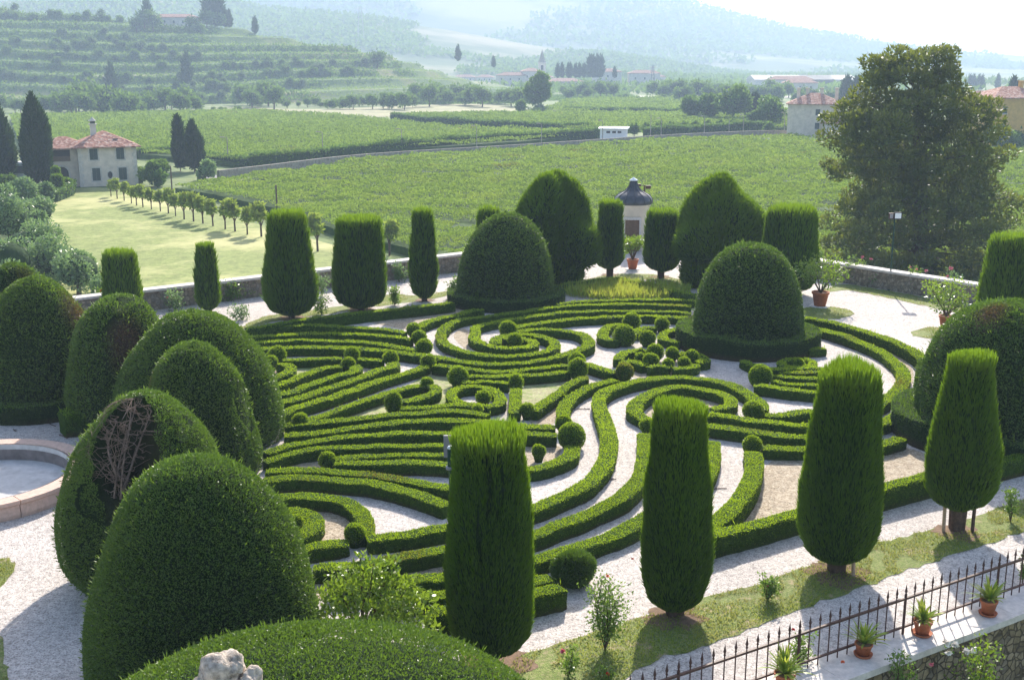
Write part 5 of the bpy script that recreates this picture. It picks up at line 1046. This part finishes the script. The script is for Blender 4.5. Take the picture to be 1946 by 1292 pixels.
# country house at the left
pA = vg(153.6,356); rot = rad(24); root = empty('country_house', pA, 'stone country house with a tiled hip roof and an arched porch on its left wing', 'house'); root.rotation_euler = (0,0,rot)
def bl(mb, nm, m, par=None): return mb.build(nm, m, par or root, (0,0,0))
w_,d_,h_ = 7.2,7.2,5.1
m_ = MB(); box(m_, [0,0,-.5], [w_,d_,h_]); box(m_, [-.02,-.035,2.72], [w_+.03,.0-.002,2.84]); bl(m_, 'wall', M['housewall'])
m_ = MB(); box(m_, [-4.6,1.3,-.5], [-.004,d_-.6,h_-.15]); bl(m_, 'wing_wall', M['housewall'])
m_ = MB()
for x in (0.,w_):
    m_ = MB()
    for z in np.arange(0,5.0,.42): k = .55 if int(round(z/.42)) % 2 else .38; box(m_, [x-.04 if x == 0 else x-k, -.045, z], [x+k if x == 0 else x+.04, .3, z+.42])
    bl(m_, 'quoin', M['quoin'])
m_ = MB(); gable(m_, 0,w_,0,d_,h_+.02,h_+1.95,.65); rf = bl(m_, 'roof', M['roof']); m_ = MB(); gable(m_, -4.6,1.6,1.3,d_-.6,h_-.12,h_+1.25,.55); bl(m_, 'wing_roof', M['roof'])
m_ = MB(); box(m_, [2.0,3.1,h_+1.2],[2.7,3.8,h_+2.7]); box(m_, [1.85,2.95,h_+2.702],[2.85,3.95,h_+2.85]); box(m_, [2.05,3.15,h_+2.852],[2.65,3.75,h_+3.15],1); box(m_, [1.9,3.0,h_+3.152],[2.8,3.9,h_+3.27]); lathe(m_, [2.35,3.45,0],[(.4,h_+3.27),(.2,h_+3.5),(.001,h_+3.7)],8,smooth=False); bl(m_, 'chimney', [M['pale'],M['dark']], rf)
m_ = MB(); box(m_, [4.55,1.1,h_+.72],[5.15,1.5,h_+.95]); bl(m_, 'skylight', M['glass'], rf)
for x,z,hh in ((1.9,3.45,1.45),(5.2,3.45,1.5),(2.05,.75,1.65),(5.35,.75,1.6)):
    m_ = MB(); 
    for a,b,c,d in ((x-.68,x-.5,z-.18,z+hh+.18),(x+.5,x+.68,z-.18,z+hh+.18),(x-.5,x+.5,z+hh,z+hh+.18),(x-.5,x+.5,z-.18,z)): box(m_, [a,-.05,c],[b,-.002,d])
    wn = bl(m_, 'window', M['quoin'])
    for s in (0,1): m_ = MB(); box(m_, [x-.5+s*.505,-.04,z],[x-.005+s*.505,-.002,z+hh]); bl(m_, 'shutter', M['shutter'], wn)
m_ = MB(); th = np.linspace(0,2*pi,20,endpoint=False); 
for r1,r2,y,mt_ in ((.36,.5,-.05,0),(.36,.001,-.02,1)):
    V = np.array([[3.75+r*.8*cos(a), y, 1.45+r*1.25*sin(a)] for r in (r1,r2) for a in th]); m_.add(V, [[i,(i+1)%20,20+(i+1)%20,20+i] for i in range(20)], mt_)
bl(m_, 'oval_window', [M['quoin'],M['dark']])
m_ = MB(); na = 9; th = np.linspace(0,pi,na)
V = [[-2.1+.85*cos(a), 1.27, 1.75+.85*sin(a)] for a in th]+[[-2.95,1.27,0],[-1.25,1.27,0]]; m_.add(V, [list(range(na+2))], 1)
for r in (1.,): 
    I = np.array([[-2.1+.85*cos(a),1.24,1.75+.85*sin(a)] for a in th]); O = np.array([[-2.1+1.12*cos(a),1.24,1.75+1.12*sin(a)] for a in th]); m_.add(np.vstack([I,O]), [[i,i+1,na+i+1,na+i] for i in range(na-1)], 0)
    for s in (-1,1): box(m_, [min(-2.1+s*.85,-2.1+s*1.12),1.22,0],[max(-2.1+s*.85,-2.1+s*1.12),1.298,1.75])
bl(m_, 'arched_porch', [M['quoin'],M['dark']])
m_ = MB(); box(m_, [-3.3,1.25,3.3],[-.9,1.298,4.75]); box(m_, [-3.3,1.2,3.3],[-.9,1.246,3.95],1); lg = bl(m_, 'loggia_opening', [M['dark'],M['door']])
# grey house with laundry, ochre house, shed, hilltop house
house('grey_house', vg(1545,266), rad(-14), 11., 9., 7.4, 2.2, 'tall grey rendered house with several chimneys at the end of the field wall', 'housewall', ((.06,.68),(.06,.3)), ((-.32,.0),(-.15,.02),(.12,.02),(.4,.1)), hip=1.)
house('low_annex', vg(1592,268), rad(-14), 6.5, 7., 3.6, 1.2, 'low pale annex of the grey house, behind the magnolia', 'pale', ((.2,.3),), ())
house('ochre_house', vg(1935,285), rad(12), 12., 9., 9.5, 2.0, 'ochre yellow house with a red roof at the right edge', 'yellow', ((-.3,.7),(.1,.7),(-.3,.35)), ((.2,0),))
house('red_roof_house', vg(1880,245), rad(-8), 15., 10., 6.5, 2.6, 'pale house with a red hip roof showing above the magnolia', 'pale', ((.1,.6),(.3,.6)), ())
m_r = vg(1165,270); root = empty('white_shed', m_r, 'small white roofed shed with three dark windows beside the road', 'shed'); root.rotation_euler = (0,0,rad(-8)); root.scale = (.85,1.2,1.)
p = MB(); box(p, [-3.2,0,-.5],[3.2,4.5,2.6]); p.build('wall', M['whitep'], root, (0,0,0))
p = MB(); box(p, [-3.6,-.4,2.602],[3.6,4.9,2.8]); p.build('roof', M['white'], root, (0,0,0))
for x in (-1.2,.2,1.5): p = MB(); box(p, [x-.45,-.04,1.75],[x+.45,.02,2.2]); p.build('window', M['dark'], root, (0,0,0))
# coach
q = vg(50,353); root = empty('coach', q, 'white coach parked behind the tall cypress by the country house', 'coach'); root.rotation_euler = (0,0,rad(10))
p = MB(); V = []; pr = [(-1.25,.35),(-1.27,1.5),(-1.22,2.9),(-1.0,3.15),(1.0,3.15),(1.22,2.9),(1.27,1.5),(1.25,.35)]; L_ = 9.
V = [[x,y,z] for x in (-L_/2,L_/2) for y,z in pr]; p.add(V, [[i,8+i,8+(i+1)%8,(i+1)%8] for i in range(8)]+[list(range(8))[::-1],list(range(8,16))]); p.build('body', M['whitep'], root, (0,0,0))
p = MB(); box(p, [-4.3,-1.29,1.75],[4.3,-1.235,2.65]); p.build('window_band', M['glass'], root, (0,0,0))
for x in (-2.9,2.7):
    p = MB(); th = np.linspace(0,2*pi,16,endpoint=False); tube(p, [[x,-1.3,.5],[x,-1.0,.5]], .5, 14); p.build('wheel', M['dark'], root, (0,0,0))
# street lamps along the road wall
sl = None
for i,(px,py,yt_) in enumerate(((434,316,262),(614,304,252),(764,294,246),(906,286,240),(1029,279,236),(1145,274,230),(1236,268,218),(1256,267,226),(1338,262,222),(1385,259,226),(1412,256,219),(1490,255,215))):
    C = vg(px,py-2); h = at(px,yt_,C[1])[2]-VZ; pole_only = i in (6,9); lab = ('plain wooden pole along the road wall, ' if pole_only else 'thin grey street lamp along the road wall, ')+['nearest the pair of cypresses','second from the pair of cypresses','third from the pair of cypresses','above the slim garden cypress','left of the feathery pointed topiary','right at the white roofed shed','just right of the white roofed shed','between the shed and the grove','in front of the round grove trees','at the bend before the grey house','left of the wide feathery tree','beside the grey house'][i]
    root = empty('street_lamp' if not pole_only else 'utility_pole', C, lab, 'street lamp' if not pole_only else 'pole', 'posts along the road wall'); p = MB(); tube(p, [C,C+[0,0,h]], [.11,.07], 6); p.build('pole', M['fieldwall'], root)
    if not pole_only: p = MB(); tube(p, [C+[0,0,h],C+[-.5,-.3,h+.1]], .05, 5); box(p, C+[-1.0,-.5,h+.03], C+[-.35,-.15,h+.2]); p.build('lamp_head', M['fieldwall'], root)
C = vg(527,408); p = MB(); tube(p, [C,C+[0,0,at(527,352,C[1])[2]-VZ]], .09, 6); tag(p.build('wooden_pole', M['bark']), 'dark wooden pole in the vineyard above the bottle shaped cypress', 'pole')
C = vg(327,362); p = MB(); tube(p, [C,C+[0,0,at(327,316,C[1])[2]-VZ]], .09, 6); tag(p.build('wooden_pole', M['bark']), 'dark wooden pole in front of the round tree by the country house', 'pole')
# ================================================================ hills
def ridgez(prof, Y0):
    P = np.array([at(px,py,Y0) for px,py in prof]); return lambda x: np.interp(x, P[:,0], P[:,2])
TWARP = 1.9
def hill(name, prof, Y0, Ya, Yb, step, terr, m, nx, ny, rough):
    zr = ridgez(prof, Y0); x0,x1 = at(prof[0][0],0,Y0)[0], at(prof[-1][0],0,Y0)[0]
    def hz(x, Y):
        x = np.asarray(x,float); Y = np.asarray(Y,float); f = np.clip((Y-Ya)/(Y0-Ya), 0, 1); b = np.clip((Yb-Y)/(Yb-Y0), 0, 1); s = np.where(Y < Y0, .55*f+.45*f*f*(3-2*f), b*b*(3-2*b))
        q = np.stack([x,Y,0*x],-1); top = zr(x*Y0/np.maximum(Y*.5+Y0*.5,1)); z = (top-VZ+rough*noise(q,.012*640/Y0,1)*np.clip(f*3,0,1)*np.clip((1-f)*4,.1,1))*s
        if terr: wz = TWARP*noise(np.stack([x*.6,Y*.3,0*x],-1),.035,3); k = (z+wz)/terr; fr = k-np.floor(k); z = -wz+terr*(np.floor(k)+np.clip((fr-.62)/.38,0,1)**1.5*.8+fr*.2)
        return VZ+np.maximum(z,-.5)-.4
    X,Yg = np.meshgrid(np.linspace(x0,x1,nx), np.linspace(Ya,Yb,ny)); Z = hz(X,Yg); mb = MB(); i = np.arange(ny-1)[:,None]*nx; j = np.arange(nx-1)[None]
    mb.add(np.stack([X,Yg,Z],-1).reshape(-1,3), np.stack([i+j,i+j+1,i+nx+j+1,i+nx+j],-1).reshape(-1,4), 0, None, not terr)
    kind(mb.build(name, m), 'structure'); return hz, x0, x1
h1,hx0,hx1 = hill('terraced_hill', [(-500,-30),(-200,-10),(0,14),(200,30),(300,38),(400,40),(460,52),(560,72),(650,84),(730,100),(800,122),(880,150),(960,165),(1100,180)], 640., 455., 1050., 0, 4.4, M['hill'], 420, 360, 4.)
h2,rx0,rx1 = hill('middle_ridge', [(-500,-60),(0,-50),(300,-40),(420,-10),(480,12),(560,20),(700,32),(860,58),(1000,84),(1150,104),(1300,128),(1400,142),(1500,152),(1700,158)], 1500., 950., 2100., 0, 0, M['ridge'], 160, 100, 16.)
h3,mx0,mx1 = hill('far_mountain', [(-400,-120),(0,-130),(600,-110),(900,-70),(1100,-40),(1250,-12),(1330,12),(1420,38),(1500,58),(1600,72),(1700,82),(1800,96),(1946,108),(2200,122),(2600,135)], 2600., 1650., 3300., 0, 0, M['mount'], 160, 110, 30.)
# trees standing one by one on the terraced hill
cand = np.c_[rng.uniform(-320,50,30000), rng.uniform(462,640,30000)]; zz = h1(cand[:,0],cand[:,1])
TERR = 4.4; lv = (zz-VZ+.4+TWARP*noise(np.c_[cand[:,0]*.6,cand[:,1]*.3,0*zz],.035,3))/TERR; q3 = np.c_[cand*[1,.4],np.floor(lv)*40]; den = noise(q3,.022,2)
ok = (lv % 1 > .25) & (lv % 1 < .9) & (den > .05) & (lv > .6); sel = np.where(ok)[0][:230]
HT = [('olive tree standing in line along a lower terrace of the hill','olive tree in line along an upper terrace of the hill'),('bushy tree in line on a lower terrace edge of the hill','bushy tree in line on an upper terrace edge of the hill')]
for j_ in sel:
    x,Y = cand[j_]; z = zz[j_]; t = T4 if rng.random() < .45 else T2; up_ = int(z > 14)
    s = rng.uniform(.6,1.0) if t is T4 else rng.uniform(.4,.75); place(t, (x,Y,z-.3), s, HT[0 if t is T4 else 1][up_], 'trees on the terraced hill')
# hilltop house with its dark trees and cypresses
def onhill(px, Y, hz=h1): x = at(px,40,Y)[0]; return np.array([x,Y,float(hz(x,Y))])
p = onhill(330,628); house('hilltop_house', p, 0, 24., 9., 4.6, 1.8, 'long low house with a red roof on top of the terraced hill', 'pale', tuple((f,.35) for f in (-.4,-.2,0,.2,.4)), ())
for i,(px,Y,hh,t,lab) in enumerate(((274,618,9.5,T1,'big dark tree left of the hilltop house'),(290,616,10,T1,'second dark tree left of the hilltop house'),(258,612,8,T1,'lower dark tree at the far left of the hilltop house'),(366,616,8,T1,'big dark tree right in front of the hilltop house'),(376,612,6,T2,'round tree below the hilltop house'),
   (392,632,8.5,T1,'dark tree right of the hilltop house under the cypresses'),(412,634,8,T2,'bushy tree right of the hilltop house'),(398,640,20,T3,'left tall cypress right of the hilltop house'),(407,641,18,T3,'middle tall cypress right of the hilltop house'),(413,642,21,T3,'right tall cypress, tallest by the hilltop house'),
   (428,638,10,T3,'small cypress right of the tall cypress trio'),(484,640,9,T3,'short cypress alone on the hill shoulder'),(281,622,14,T3,'pointed cypress among the trees left of the hilltop house'),(202,472,13.5,T3,'dark tall cypress standing alone at the foot of the hill'),(349,505,13,T3,'tall cypress alone halfway up the hill'),(715,590,9,T1,'tree clump on the right end of the hill'))):
    p = onhill(px,Y); base_h = {T1:8.,T2:6.,T3:10.}[t]
    c = place(t, tuple(p-[0,0,.3]), hh/base_h, lab, 'trees on the hilltop', sz=1.)
bpy.data.objects.remove(T3.children[0], do_unlink=True) if False else None
# woods on the slopes that read as one mass: many leaf clumps
def slopewood(name, hz, x0,x1,y0,y1, N, s, m, label, th=.0, rows=0., sc_=.02, zc=.4, vr=0.):
    Q = np.c_[rng.uniform(x0,x1,N), rng.uniform(y0,y1,N)]; z = hz(Q[:,0],Q[:,1]); q3 = np.c_[Q,z]; den = noise(q3,sc_,1)+.6*noise(q3,sc_*3,2) if not rows else noise(np.c_[Q*[1,.4],np.floor((z-VZ+.4)/rows)*40],sc_,2)+.25*noise(q3,.1,1)
    keep = den > th
    if rows: keep &= ((z-VZ+.4+TWARP*noise(np.c_[Q[:,0]*.6,Q[:,1]*.3,0*z],.035,3))/rows % 1) > zc
    if vr: keep &= (q3[:,1]+.06*q3[:,0])/vr % 1 < .45
    q3 = q3[keep]; n = len(q3)
    mb = MB(); P = q3+np.c_[np.zeros((n,2)), rng.uniform(0,s*.9,n)]
    leaves(mb, P, rv(n)*.7+[0,-.1,.6], rv(n), s*rng.uniform(.6,1.3,n), s*.8, np.clip(.45+.2*noise(P,sc_*2,3)+rng.normal(size=n)*.2,0,1), .15*rng.random(n)); return kind(mb.build(name, M[m]), 'stuff', label)
slopewood('terrace_scrub', h1, -320,60, 462,640, 110000, 1.2, 'tree', 'scrub rows along the terrace edges of the hill', -.35, TERR, .022, .3)
slopewood('terrace_vines', h1, -320,90, 465,640, 90000, .6, 'vine', 'vine rows on the flat terraces of the hill', -.9, 0, .02, .0, 4.)
slopewood('ridge_wood', h2, rx0*.6,rx1, 960,1500, 50000, 4.5, 'tree', 'woods and groves on the middle ridge', .1, 0, .008)
slopewood('mountain_wood', h3, mx0*.4,mx1, 1660,2600, 45000, 8., 'tree', 'woods on the far mountain', .15, 0, .005)
def flatz(x,Y): return np.full(np.shape(x), VZ)
slopewood('valley_wood', flatz, -60,420, 620,1500, 26000, 3.6, 'tree', 'far trees of the valley plain fading in the haze', .25, 0, .012)
# village, far road, far sheds, church
kind(sheet('main_road', [vg(1150,186)[:2],vg(1980,187)[:2],vg(1980,184)[:2],vg(1150,183)[:2]], VZ+.05, M['white' if False else 'pale']), 'structure')
kind(sheet('main_road', [vg(385,194)[:2],vg(580,190.5)[:2],vg(580,188.5)[:2],vg(385,191)[:2]], VZ+.05, M['pale']), 'structure')
vl = [(970,162,20,9,6,'pale village house with a long red roof at the left end of the village'),(990,167,16,9,6,'village house with a red roof just left of the church'),(1020,168,24,10,7,'biggest village house, below the church tower'),(1012,160,12,9,8,'pink village house touching the church tower'),(1075,171,22,10,5,'village house with a flat red roof right of the lone poplar top'),(1155,158,18,9,7,'pale village house beyond the row of small cypresses'),
 (1225,164,20,9,8,'white village house in the middle distance'),(1245,166,14,9,7,'smaller white village house beside the white one'),(880,140,18,9,5,'lonely pale house on the slope left of the village'),(920,135,14,9,5,'red roofed house on the slope left of the church'),(1520,180,18,10,6,'pale house under the long white roofs'),(1500,176,26,10,7,'grey block under the long white roofs')]
for i,(px,py,w,d,h,lab) in enumerate(vl):
    if py < 150: p = onhill(px,960,h2)
    else: p = vg(px,py,VZ)
    if py < 166 and py >= 150: p = np.array([at(px,py,760)[0],760,at(px,py,760)[2]])
    house('village_house', p, rad((i*37) % 40-20), w, d, h, 2., lab, 'pale', ((-.3,.5),(0,.5),(.3,.5)), (), 'houses of the village')
for px,py,w,lab in ((1510,163,55,'long white greenhouse roof, left one'),(1578,163,36,'long white greenhouse roof, right one')):
    p = np.array([at(px,py,820)[0],820,VZ-2.5]); root = empty('long_shed', p, lab, 'greenhouse', 'long white sheds in the plain'); b = MB(); box(b,[p[0]-w/2,820,VZ-1],[p[0]+w/2,850,VZ+5]); b.build('wall', M['pale'], root)
    b = MB(); gable(b,p[0]-w/2,p[0]+w/2,820,850,VZ+5.02,VZ+8,.5,0,0.); b.build('roof', M['pale'], root)
# church tower
q = np.array([at(1030,150,780)[0],780,VZ]); zt = at(1030,94,780)[2]; root = empty('church_tower', q, 'slim pale church tower with a pointed spire in the village', 'church tower'); a,b = q[0],780
p = MB(); zs = at(1030,121,780)[2]; box(p,[a-2.4,b-2.4,VZ],[a+2.4,b+2.4,zs]); box(p,[a-2.7,b-2.7,zs+.01],[a+2.7,b+2.7,zs+.6]); p.build('wall', M['pale'], root)
p = MB(); lathe(p,[a,b,0],[(2.6,zs+.61),(1.6,zs+3),(.05,zt)],8,smooth=False); p.build('spire', M['fieldwall'], root)
p = MB(); box(p,[a-.8,b-2.46,zs-4.2],[a+.8,b-2.402,zs-1.2]); p.build('belfry_opening', M['dark'], root)
vc = [(1060,700),(1068,705),(1080,700),(1084,704),(1094,700),(1101,702),(1110,703),(1121,720),(1127,720),(1135,720),(1142,722),(871,690),(938,720),(1168,700),(1852,720),(1845,720),(1862,715),(1868,715),(1823,710),(1898,730)]
for i,(px,Y) in enumerate(vc):
    x = at(px,140,Y)[0]; yb,yt_ = (150,122) if i < 7 else (150,108) if i < 11 else (118,88) if i == 11 else (130,108) if i == 12 else (150,128) if i == 13 else (178,150); zb = at(px,yb,Y)[2]; h = at(px,yt_,Y)[2]-zb
    place(T3,(x,Y,max(zb,VZ-.2) if i < 14 else VZ),h/10.*1.0,'slender cypress in the row beside the village church' if i < 11 else ['tall cypress alone on the slope left of the village','small cypress alone near the church on the slope','cypress beside the last pale village house'][i-11] if i < 14 else 'hazy cypress in the plain behind the magnolia top','cypresses by the village' if i < 14 else 'cypresses in the far plain')
T3.location = tuple(onhill(436,641)); T3['label'] = 'smallest cypress at the right of the hilltop trees'; T3.scale = (.9,.9,.9)
# pylons
for px,yt_,py,Y,lab in ((686,12,72,1250,'faint lattice pylon on the middle ridge'),(656,130,172,690,'faint lattice pylon at the foot of the hill'),(1240,125,168,700,'faint lattice pylon near the white village houses')):
    zt = at(px,yt_,Y)[2]; zb = at(px,py,Y)[2]; x = at(px,py,Y)[0]; p = MB(); w = (zt-zb)*.11
    for sx in (-1,1):
        for sy in (-1,1): tube(p,[[x+sx*w,Y+sy*w,zb-3],[x+sx*w*.25,Y+sy*w*.25,zt]],.18,4)
    for f in (.62,.78,.92): z = zb+(zt-zb)*f; tube(p,[[x-w*1.6,Y,z],[x+w*1.6,Y,z]],.16,4)
    for k_ in range(6):
        f0,f1 = k_/6,(k_+1)/6; s = -1 if k_ % 2 else 1; tube(p,[[x+s*w*(1-.75*f0),Y-w*(1-.75*f0),zb+(zt-zb)*f0],[x-s*w*(1-.75*f1),Y-w*(1-.75*f1),zb+(zt-zb)*f1]],.12,4)
    tag(p.build('power_pylon', M['grey']), lab, 'pylon', 'power pylons')
# ================================================================ air, sky, sun, camera
m, nt = mat('haze_air'); v = nd(nt,'VolumePrincipled'); v.inputs['Color'].default_value = (.61,.76,1.,1); v.inputs['Density'].default_value = HAZE; v.inputs['Anisotropy'].default_value = .1
o_ = nd(nt,'OutputMaterial'); nt.links.new(v.outputs[0], o_.inputs['Volume'])
mb = MB(); box(mb,[-2650,-320,VZ-2.],[2650,5250,HTOP]); kind(mb.build('haze', m), 'stuff', 'pale summer haze over the valley')
SUN_EL, SUN_AZ = rad(33), rad(9)         # azimuth from +Y toward +X
wd = bpy.data.worlds.new('World'); sc.world = wd; wd.use_nodes = True; nt = wd.node_tree; nt.nodes.clear()
sky = nd(nt,'TexSky', sky_type='NISHITA'); sky.sun_disc = False; sky.sun_elevation = SUN_EL; sky.sun_rotation = SUN_AZ; sky.air_density = 1.; sky.dust_density = 2.; sky.ozone_density = 1.
bg = nd(nt,'Background'); bg.inputs['Strength'].default_value = SKY; nt.links.new(sky.outputs[0], bg.inputs[0]); ow = nd(nt,'OutputWorld'); nt.links.new(bg.outputs[0], ow.inputs[0])
ld = bpy.data.lights.new('sun','SUN'); ld.energy = SUN; ld.angle = rad(.6); ld.color = (1.,.94,.83); lo = bpy.data.objects.new('sun', ld); COL.objects.link(lo)
from mathutils import Vector
sd = Vector((sin(SUN_AZ)*cos(SUN_EL), cos(SUN_AZ)*cos(SUN_EL), sin(SUN_EL))); lo.rotation_euler = (-sd).to_track_quat('-Z','Y').to_euler(); lo.location = (0,60,60)
cam = bpy.data.cameras.new('camera'); co = bpy.data.objects.new('camera', cam); COL.objects.link(co); co.location = (0,0,CZ); co.rotation_euler = (pi/2-PITCH,0,0)
cam.sensor_width = 36.; cam.lens = 36.*FPX/PW; cam.clip_end = 8000.; cam.clip_start = .3; sc.camera = co
sc.view_settings.view_transform = 'Standard'; sc.view_settings.look = 'None'; sc.view_settings.gamma = 1.; sc.view_settings.exposure = EXPO
sc.cycles.use_denoising = True; sc.cycles.max_bounces = 6; sc.cycles.diffuse_bounces = 3; sc.cycles.transmission_bounces = 3; sc.cycles.volume_bounces = 1; sc.cycles.use_adaptive_sampling = True; sc.cycles.adaptive_threshold = .02
